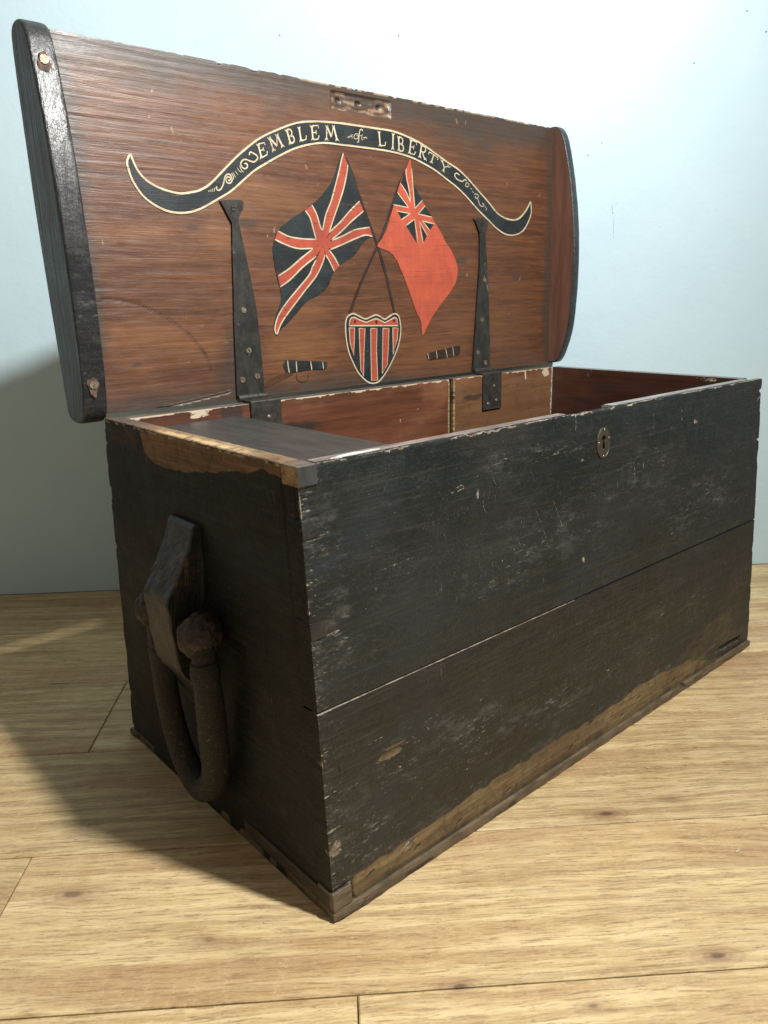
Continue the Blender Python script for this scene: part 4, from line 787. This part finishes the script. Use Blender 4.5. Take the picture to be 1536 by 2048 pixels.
# cleats on the ends of the lid
def cleat(x0, x1, prof, inner_sign, name, lab):
    P = spline(prof, 5, True)
    bm = bmesh.new(); nx = 8; rows = []
    r = np.random.default_rng(int(abs(x0)*10000)+3)
    jit = r.random(len(P))
    xs = [x0, x0+.0006, x0+.0022]+list(np.linspace(x0+.005,x1-.005,nx))+[x1-.0022,x1-.0006,x1]
    ins = [.0026,.0009,.0002]+[0]*nx+[.0002,.0009,.0026]
    C = P.mean(0)
    for x,i_ in zip(xs,ins):
        nn = np.roll(P,-1,0)-np.roll(P,1,0); nn = np.stack([nn[:,1],-nn[:,0]],1); nn /= np.linalg.norm(nn,axis=1)[:,None]
        s = np.sign(((P-C)*nn).sum(1).mean())
        Q = P-nn*s*i_ + (r.random(P.shape)-.5)*.0005*(i_>.0005)
        rows.append([bm.verts.new((x,-q[1],q[0])) for q in Q])
    k = len(P)
    for a,b in zip(rows[:-1],rows[1:]):
        for i in range(k): bm.faces.new((a[i],a[(i+1)%k],b[(i+1)%k],b[i]))
    f0 = bm.faces.new(rows[0][::-1]); f1 = bm.faces.new(rows[-1])
    bmesh.ops.recalc_face_normals(bm, faces=bm.faces)
    if inner_sign: (f0 if inner_sign<0 else f1).material_index = 1
    for f in bm.faces: f.smooth = len(f.verts)==4
    o = bm_obj(name, bm, [M_cleat if inner_sign==0 else M_cleatblue, M_lidside], chest, label=lab); lid_obj(o); return o
pl = [(-.003,.019),(.004,.0275),(.02,.032),(.06,.036),(.11,.037),(.16,.036),(.22,.033),(.28,.027),(.33,.019),(.37,.010),(.386,.004),(.396,-.006),(.399,-.018),(.397,-.030),(.388,-.037),(.36,-.039),(.30,-.039),(.2,-.037),(.10,-.030),(.05,-.026),(.022,-.0245),(.004,-.022),(-.0035,-.014),(-.006,-.002),(-.006,.010)]
pr_ = [(.001,.008),(.004,.018),(.02,.028),(.06,.041),(.11,.047),(.16,.049),(.20,.0485),(.25,.045),(.30,.038),(.34,.030),(.37,.022),(.386,.014),(.3935,.004),(.394,-.010),(.390,-.024),(.37,-.030),(.2,-.030),(.03,-.026),(.006,-.018),(.001,-.004)]
cl = cleat(-.0312,-.0050, pl, 0, 'lid_cleat', 'near lid cleat, black with a glossy worn front edge')
crr = cleat(.8290,.8450, pr_, -1, 'lid_cleat', 'far lid cleat, bowed and brown on its inner side')

def lp(u,v,n): return (u,-n,v)
def screw(u, v, n, rad, ang_, parent, mat=M_screw, h=.0008):
    bm = bmesh.new()
    for s in (-1,1):
        pts = []
        g = rad*.13; a0 = math.asin(g/rad)
        for k in range(13):
            a = a0+(math.pi-2*a0)*k/12; pts.append((rad*math.cos(a), s*rad*math.sin(a)))
        lo = []; hi = []
        for (x,y) in pts:
            X_ = x*math.cos(ang_)-y*math.sin(ang_); Y_ = x*math.sin(ang_)+y*math.cos(ang_)
            lo.append(bm.verts.new(lp(u+X_,v+Y_,n-.0006))); hi.append(bm.verts.new(lp(u+X_*.93,v+Y_*.93,n+h)))
        bm.faces.new(lo[::-1]); bm.faces.new(hi)
        for i in range(len(pts)): bm.faces.new((lo[i],lo[(i+1)%len(pts)],hi[(i+1)%len(pts)],hi[i]))
    bmesh.ops.create_circle(bm, cap_ends=True, segments=20, radius=rad*.97, matrix=Matrix.Translation(lp(u,v,n+.0001))@Matrix.Rotation(math.pi/2,4,'X'))
    bmesh.ops.recalc_face_normals(bm, faces=bm.faces)
    me_o = bm_obj('screw', bm, mat, parent); return me_o
# screws in the near cleat, sitting in worn hollows
M_hollow = mat_simple('torn_wood', (.16,.085,.05), (.05,.03,.02), .7, 150, (1,1,.4), .0015, patch=(.02,.014,.01))
PLs = spline(pl,5,True)
for (u,v),a in zip(mm(PAINT['cleatscrews']), (.6,1.4)):
    u -= .007+(0.002 if v<.1 else 0); 
    if v>.1: v -= .006
    nn = max(n_ for v_,n_ in PLs if abs(v_-v)<.010)+.0002
    pts = [(u+math.cos(t)*.0058*(1+.25*math.sin(3*t+v*9)), v+math.sin(t)*(.0085 if math.sin(t)>0 else .0120)*(1+.15*math.cos(5*t))) for t in np.linspace(0,2*math.pi,26)[:-1]]
    bm = prism(pts, lambda p,q,h: lp(p,q,h), nn-.003, nn+.0004-.0); 
    o = bm_obj('torn_hollow', bm, M_hollow, cl)
    screw(u, v+.001, nn+.0008, .0046, a, cl)

# strap hinges
for si,(pts,scr) in enumerate(zip(PAINT['strap'], PAINT['screws'])):
    pts = mm(pts)
    bm = prism(pts, lambda p,q,h: lp(p,q,h), -.001, .0026 if si==0 else .0030)
    bmesh.ops.bevel(bm, geom=[e for e in bm.edges if abs(e.verts[0].co.y-e.verts[1].co.y)<1e-6 and e.verts[0].co.y<-.002], offset=.0007, segments=2, affect='EDGES', clamp_overlap=True)
    st = bm_obj('hinge_strap', bm, M_ironworn, chest, label=['left strap hinge with five slotted screws','right strap hinge, narrower in view'][si]); lid_obj(st)
    for k,(u,v) in enumerate(mm(scr)): screw(u, v, .0028 if si==0 else .0032, .0040 if k else .0036, [-.1,.8,2.2,1.7,.05][k], st, M_iron if k==0 else M_screw)
    xa,xb = (.1755,.2190) if si==0 else (.6235,.6660)
    # knuckle in three barrels
    kn_parent = st
    for j in range(3):
        a = xa+(xb-xa)*j/3+.0003; b = xa+(xb-xa)*(j+1)/3-.0003
        bm = bmesh.new(); bmesh.ops.create_cone(bm, cap_ends=True, segments=18, radius1=.0044, radius2=.0044, depth=b-a, matrix=Matrix.Translation(((a+b)/2,-.0035,.0008))@Matrix.Rotation(math.pi/2,4,'Y'))
        k_ = bm_obj('knuckle', bm, M_iron, st, smooth=False)
    # lower leaf: over the rim and down inside the back
    x0,x1 = (.1810,.2270) if si==0 else (.6235,.6690)
    zb = H-.058 if si else H-.060
    prof = [(D-.004,H+.0002),(D-.004,H+.0030),(D-TH-.0018,H+.0030),(D-TH-.0034,H+.0018),(D-TH-.0034,zb),(D-TH-.0008,zb),(D-TH-.0008,H+.0002)]
    bm = prism(prof, lambda p,q,h:(h,p,q), x0, x1); bevel(bm,.0006,1)
    leaf = bm_obj('hinge_leaf', bm, M_iron, chest)
    for (dx,dz) in ((.026,-.020),(.012,-.048),(.033,-.044)):
        bm = bmesh.new(); bmesh.ops.create_uvsphere(bm,u_segments=12,v_segments=6,radius=.0030)
        bmesh.ops.scale(bm,vec=(1,.35,1),verts=bm.verts); bmesh.ops.translate(bm,vec=(x0+dx,D-TH-.0034,H+dz),verts=bm.verts)
        bm_obj('nail_head', bm, M_screw, leaf, smooth=True)

# ------------------------------------------------------------------ painting on the lid
E0 = .00035
def area2(p): return sum(p[i][0]*p[(i+1)%len(p)][1]-p[(i+1)%len(p)][0]*p[i][1] for i in range(len(p)))
def solid(pts, h): 
    if area2(pts)<0: pts = pts[::-1]
    return prism(pts, lambda p,q,t: lp(p,q,t), -.0006, E0+h)
def fill(name, pts, h, mat, parent, n=3, jitter=.0002, smooth_=True, **kw):
    P = spline(pts, n, True) if smooth_ else np.array(pts)
    P = P+(rng.random(P.shape)-.5)*2*jitter
    o = bm_obj(name, solid([tuple(p) for p in P], h), mat, parent, **kw)
    return o
def ribbon_pts(pts, w, n=5, taper=True, jit=.12, sp=True):
    P = spline(pts, n) if sp and len(pts)>2 else np.array(pts, float)
    if len(P)==2: P = np.array([P[0]+(P[1]-P[0])*t for t in np.linspace(0,1,5)])
    T = np.gradient(P, axis=0); T /= np.linalg.norm(T,axis=1)[:,None]+1e-12
    N = np.stack([-T[:,1],T[:,0]],1)
    k = len(P); ww = np.full(k, w/2.)*(1+(rng.random(k)-.5)*2*jit)
    if taper: ww[0]*=.5; ww[-1]*=.5
    return P+N*ww[:,None], P-N*ww[:,None]
def ribbon_into(bm, pts, w, h, **kw):
    A,B = ribbon_pts(pts, w, **kw); k = len(A)
    ta = [bm.verts.new(lp(a[0],a[1],E0+h)) for a in A]; tb = [bm.verts.new(lp(b[0],b[1],E0+h)) for b in B]
    la = [bm.verts.new(lp(a[0],a[1],-.0006)) for a in A]; lb = [bm.verts.new(lp(b[0],b[1],-.0006)) for b in B]
    for i in range(k-1):
        bm.faces.new((ta[i],ta[i+1],tb[i+1],tb[i])); bm.faces.new((ta[i+1],ta[i],la[i],la[i+1])); bm.faces.new((tb[i],tb[i+1],lb[i+1],lb[i]))
    bm.faces.new((ta[0],tb[0],lb[0],la[0])); bm.faces.new((tb[-1],ta[-1],la[-1],lb[-1]))
def ribbon(name, lines, w, h, mat, parent, **kw):
    bm = bmesh.new()
    for p in lines: ribbon_into(bm, p, w, h, **kw)
    return bm_obj(name, bm, mat, parent)

up_, lw_ = mm(PAINT['banner']['up']), mm(PAINT['banner']['lw'])
UP, LWp = spline(up_, 4), spline(lw_, 4)
ban = bm_obj('painted_banner', solid([tuple(p) for p in np.concatenate([LWp[:-1], UP[::-1][:-1]])], .00006), M_navy, chest, label='blue-black scroll banner lettered EMBLEM of LIBERTY'); lid_obj(ban)
ribbon('banner_outline', [up_, lw_], .0023, .00014, M_cream, ban, n=6)
for s in PAINT['scroll']: ribbon('banner_scrollwork', [mm(s[1:])], s[0]*.00085, .00012, M_cream, ban, n=4)
G = {'E':[([(.12,0),(.12,1)],1.5),([(.12,1),(.95,1),(.95,.78)],.8),([(.12,.5),(.62,.52)],.8),([(.62,.36),(.62,.68)],.7),([(.12,0),(.85,.0),(1,.26)],.9)],
 'M':[([(.10,0),(.12,1)],1.0),([(.12,1),(.5,.22)],1.6),([(.5,.22),(.86,1)],.8),([(.86,1),(.92,0)],1.6)],
 'B':[([(.15,0),(.15,1)],1.5),([(.15,1),(.7,.95),(.85,.76),(.65,.54),(.15,.52)],1.1),([(.15,.52),(.8,.46),(.95,.24),(.75,.03),(.15,0)],1.2)],
 'L':[([(.2,0),(.2,1)],1.5),([(.2,0),(.85,.0),(1,.28)],.9)],'I':[([(.5,0),(.5,1)],1.5)],
 'R':[([(.15,0),(.15,1)],1.5),([(.15,1),(.72,.95),(.88,.75),(.68,.54),(.15,.5)],1.1),([(.45,.5),(.7,.2),(1,0)],1.3)],
 'T':[([(.5,0),(.5,1)],1.5),([(0,.72),(.05,1),(.95,1),(1,.72)],.9)],
 'Y':[([(.5,0),(.5,.48)],1.5),([(.5,.48),(.08,1)],1.4),([(.5,.48),(.92,1)],.8)]}
SER = {'E':[(.12,0),(.12,1)],'M':[(.10,0),(.12,1),(.92,0),(.86,1)],'B':[(.15,0),(.15,1)],'L':[(.2,0),(.2,1)],'I':[(.5,0),(.5,1)],'R':[(.15,0),(.15,1),(1,0)],'T':[(.5,0)],'Y':[(.5,0),(.08,1),(.92,1)]}
for ent in PAINT['letters']:
    ch = ent[0]; TL,TR,BL,BR = [np.array(p)/1000 for p in ent[1:]]
    f = lambda x,y: tuple((BL*(1-x)+BR*x)*(1-y)+(TL*(1-x)+TR*x)*y)
    wd = np.linalg.norm(BR-BL); ht = np.linalg.norm(TL-BL)
    bm = bmesh.new()
    for pts,w in G[ch]: ribbon_into(bm, [f(*p) for p in pts], .00155*w, .00013, n=4, taper=False, sp=len(pts)>3)
    for (x,y) in SER[ch]:
        d = .0028/wd; e = .10*(1 if y>.5 else -1); sgn = .0030/ht*(1 if y<.5 else -1)
        for s in (-1,1): ribbon_into(bm, [f(x,y+sgn),f(x+s*d*.6,y+sgn*.4-0),f(x+s*d,y-sgn*.35)], .0009, .000135, n=3)
        ribbon_into(bm, [f(x-.9*d*.5,.5+ (0.02)),f(x+.9*d*.5,.5)], .0022, .000133) if y>.5 and ch in 'ELIBRM' and x<.6 else None
    bm_obj('letter', bm, M_cream, ban)

def flag_obj(name, pts, mat, lab):
    o = fill(name, pts, .00006, mat, chest, label=lab); lid_obj(o); return o
poles = [ribbon('painted_flag_pole', [mm(p)], .0042, .00002, M_pole, chest, n=6, taper=False, jit=.2) for p in PAINT['poles']]
for p in poles: lid_obj(p)
lf = flag_obj('painted_flag', mm(PAINT['lflag']['o']), M_navy, 'blue-black painted flag with red and cream crosses')
for b in PAINT['lflag']['bands']: fill('flag_stripe', mm(b), .00011, M_red, lf, smooth_=False)
# centre where the stripes meet
c0 = np.mean(np.array(mm(PAINT['lflag']['bands'][0]))[[7,8]],0)
bpts = [(c0[0]+.011*math.cos(a)*(1+.1*math.sin(3*a)), c0[1]+.0095*math.sin(a)) for a in np.linspace(0,2*math.pi,15)[:-1]]
fill('flag_centre', bpts, .00013, M_red, lf)
ribbon('flag_outline', [mm(c) for c in PAINT['lflag']['cream']], .0018, .00016, M_cream, lf, n=4)
rf = flag_obj('painted_flag', mm(PAINT['rflag']['o']), M_ensign, 'plain vermilion painted flag with a small crossed corner')
for b in PAINT['rflag']['dark']: fill('flag_corner_field', mm(b), .00011, M_navy, rf, smooth_=False)
ribbon('flag_outline', [mm(c) for c in PAINT['rflag']['cream']], .00145, .00016, M_cream, rf, n=4)

so = mm(PAINT['shield']['o']); C_ = np.mean(np.array(so),0)
sh = flag_obj('painted_shield', so, M_navy, 'small painted shield with red and black upright stripes')
ribbon('shield_outline', [so+[so[0]]], .0019, .00016, M_cream, sh, n=4, taper=False)
fill('shield_top', mm(PAINT['shield']['top']), .00010, M_red, sh, smooth_=False)
ribbon('shield_top_outline', [mm(PAINT['shield']['top'])+[mm(PAINT['shield']['top'])[0]]], .0016, .00016, M_cream, sh, sp=False, taper=False)
for s in PAINT['shield']['stripes']:
    q = mm(s); st_ = fill('shield_stripe', q, .00011, M_red, sh, smooth_=False)
    ribbon('stripe_outline', [q+[q[0]]], .00115, .00016, M_cream, sh, sp=False, taper=False)
for m_ in PAINT['shield']['marks']: fill('shield_mark', mm(m_), .00020, M_navy, sh, smooth_=False)
for ci,c in enumerate(PAINT['cannons']):
    cb = fill('painted_cannon', mm(c['b']), .00006, M_smoke if ci else M_navy, chest, label=['small painted cannon left of the shield','fainter painted cannon right of the shield'][ci]); lid_obj(cb)
    for k in c['k']: ribbon('cannon_band', [mm(k)], .0015 if ci==0 else .0011, .00013, M_cream, cb)
    if ci==0: fill('cannon_carriage', mm(c['s']), .00003, M_faint, cb)
    if ci==0: ribbon('cannon_wheel', [mm(c['c'][0])], .0012, .00005, M_faint, cb)

# ------------------------------------------------------------------ rope handle on the left end
yc, wy = .1975, .054
prof = [(0.004,.336),(-.004,.338),(-.0085,.334),(-.0110,.325),(-.0150,.313),(-.0225,.300),(-.0330,.280),(-.0405,.2690),(-.0420,.2630),(-.0414,.250),(-.0398,.230),(-.0378,.207),(-.0352,.192),(-.0320,.1845),(-.0230,.171),(-.0150,.155),(-.0080,.140),(-.0030,.128),(.004,.122)]
bm = bmesh.new(); rows = []
for y,ins in ((yc-wy/2,.0016),(yc-wy/2+.0006,.0005),(yc-wy/2+.002,0),(yc-.009,0),(yc+.009,0),(yc+wy/2-.002,0),(yc+wy/2-.0006,.0005),(yc+wy/2,.0016)):
    rows.append([bm.verts.new((x+ins if x<0 else x, y, z)) for x,z in prof])
k = len(prof)
for a,b in zip(rows[:-1],rows[1:]):
    for i in range(k-1): bm.faces.new((a[i],a[i+1],b[i+1],b[i]))
bm.faces.new(rows[0]); bm.faces.new(rows[-1][::-1])
bmesh.ops.recalc_face_normals(bm, faces=bm.faces)
bmesh.ops.bevel(bm, geom=[e for e in bm.edges if e.is_manifold and e.calc_face_angle(0)>.6], offset=.0026, segments=3, affect='EDGES', clamp_overlap=True)
bmesh.ops.triangulate(bm, faces=[f for f in bm.faces if len(f.verts)>4]); bmesh.ops.subdivide_edges(bm, edges=[e for e in bm.edges if e.calc_length()>.006], cuts=2, use_grid_fill=True)
from mathutils import noise as mn_
for v in bm.verts:
    k_ = mn_.noise(v.co*70)*.0011+mn_.noise(v.co*190)*.0005; v.co.x += k_; v.co.y += mn_.noise(v.co*80+Vector((9,9,9)))*.0010
bl = bm_obj('handle_block', bm, M_block, chest, smooth=False)
def tube(name, pts, rad, mat, parent, nseg=14, n=6, lump=.0, seed=1, ridge=0):
    P = spline(pts, n); Rr = spline([(r_,0) for r_ in rad], n)[:,0]
    T = np.gradient(P, axis=0); T /= np.linalg.norm(T,axis=1)[:,None]
    r = np.random.default_rng(seed); bm = bmesh.new(); rows = []
    ref = np.array([1.,0,0])
    for i,(p,t) in enumerate(zip(P,T)):
        a = np.cross(t,ref); a /= np.linalg.norm(a); b = np.cross(t,a)
        row = []
        for j in range(nseg):
            th = 2*math.pi*j/nseg
            q = Rr[i]*(1+lump*(r.random()-.5)+ridge*math.sin(i*2.1))
            row.append(bm.verts.new(p+q*(a*math.cos(th)+b*math.sin(th))))
        rows.append(row)
    for a,b in zip(rows[:-1],rows[1:]):
        for j in range(nseg): bm.faces.new((a[j],a[(j+1)%nseg],b[(j+1)%nseg],b[j]))
    bm.faces.new(rows[0][::-1]); bm.faces.new(rows[-1])
    return bm_obj(name, bm, mat, parent, smooth=True)
xr_ = -.0235
hd = tube('rope_handle', [(xr_,.142,.240),(xr_-.003,.1345,.226),(xr_-.004,.1325,.208),(xr_-.002,.134,.182),(xr_,.136,.150),(xr_+.001,.137,.115),(xr_+.001,.140,.087),(xr_,.150,.066),(xr_,.170,.054),(xr_,.193,.060),(xr_,.212,.080),(xr_-.001,.223,.108),(xr_-.002,.229,.142),(xr_-.002,.231,.175),(xr_-.002,.233,.205),(xr_,.236,.235)],
     [.0115,.0118,.0120,.0134,.0146,.0145,.0136,.0136,.0138,.0134,.0130,.0126,.0124,.0124,.012,.012], M_rope, chest, 28, 16, .075, 5)
# whipping collar on the near leg and knots either side of the block
tube('rope_collar', [(xr_-.004,.1330,.214),(xr_-.0038,.1326,.206),(xr_-.0035,.133,.198),(xr_-.003,.1335,.191)], [.0132,.0140,.0140,.0128], M_rope, hd, 18, 5, .03, 8, .05)
tube('rope_collar', [(xr_-.002,.2325,.196),(xr_-.002,.2320,.182)], [.0132,.0130], M_rope, hd, 18, 4, .03, 9, .05)
def knot(cy, rad, seed):
    bm = bmesh.new(); bmesh.ops.create_icosphere(bm, subdivisions=4, radius=rad)
    r = random.Random(seed)
    for v in bm.verts:
        n = v.co.normalized(); th = math.atan2(n.x, n.z); ph = math.acos(max(-1,min(1,n.y)))
        w = abs(math.sin(3*th+4.0*ph))*abs(math.sin(3*th-4.0*ph))
        v.co = n*rad*(.86+.17*w**.6+.03*r.random()); v.co.y *= .85
    bmesh.ops.translate(bm, vec=(xr_-.001,cy,.237), verts=bm.verts)
    return bm_obj('knot', bm, M_knot, hd, smooth=True)
knot(.142,.0228,1); knot(.241,.0205,2)

# ------------------------------------------------------------------ crumbs on the floor (stuff nobody could count)
bm = bmesh.new(); r = random.Random(12)
for _ in range(110):
    a = r.uniform(-.6,.95); b = r.uniform(-.35,.8)
    c = e1*a+e2*b
    if -.01<c[0]<L+.01 and -.04<c[1]<D+.04: continue
    s = r.choice([.0004,.0006,.0008,.0013]); 
    bmesh.ops.create_icosphere(bm, subdivisions=1, radius=s, matrix=Matrix.Translation((c[0],c[1],s*.5))@Matrix.Rotation(r.uniform(0,6),4,'Z')@Matrix.Diagonal((r.uniform(.8,3),r.uniform(.6,1.2),.6,1)))
bm_obj('floor_crumbs', bm, M_crumb, kind='stuff', label='tiny pale crumbs scattered on the oak floor')
# paint runs and nicks on the wall
bm = bmesh.new()
def wall_blob(a, z, ra, rz, t=.0015):
    m4 = Matrix.Translation(Vector(wp(a,z)))@Matrix.Rotation(ang,4,'Z')@Matrix.Diagonal((ra,t,rz,1))
    bmesh.ops.create_icosphere(bm, subdivisions=2, radius=1, matrix=m4)
wall_blob(0.5416,0.6656,0.0013,0.0235,0.0013)
wall_blob(0.5420,0.6431,0.00143,0.0016899999999999999,0.00143)
wall_blob(0.5373,0.6923,0.0013,0.0094,0.0013)
wall_blob(0.5387,0.6839,0.00143,0.0016899999999999999,0.00143)
wall_blob(-0.4461,0.9627,0.0013,0.0155,0.0013)
wall_blob(-0.4457,0.9482,0.00143,0.0016899999999999999,0.00143)
wall_blob(0.6269,0.6597,.0016,.0012,.0014)
wall_blob(0.7293,0.687,.0016,.0012,.0014)
wall_blob(0.7523,1.0036,.0016,.0012,.0014)
wall_blob(0.7893,0.9719,.0016,.0012,.0014)
wall_blob(0.512,0.7995,.0016,.0012,.0014)
wall_blob(-0.0414,0.9686,.0016,.0012,.0014)
wall_blob(0.1568,0.968,.0016,.0012,.0014)
wall_blob(0.4889,0.7796,.0016,.0012,.0014)
wall_blob(0.6671,0.9243,.0016,.0012,.0014)
bm_obj('wall_paint_runs', bm, M_wall, wall, smooth=True, kind='stuff')
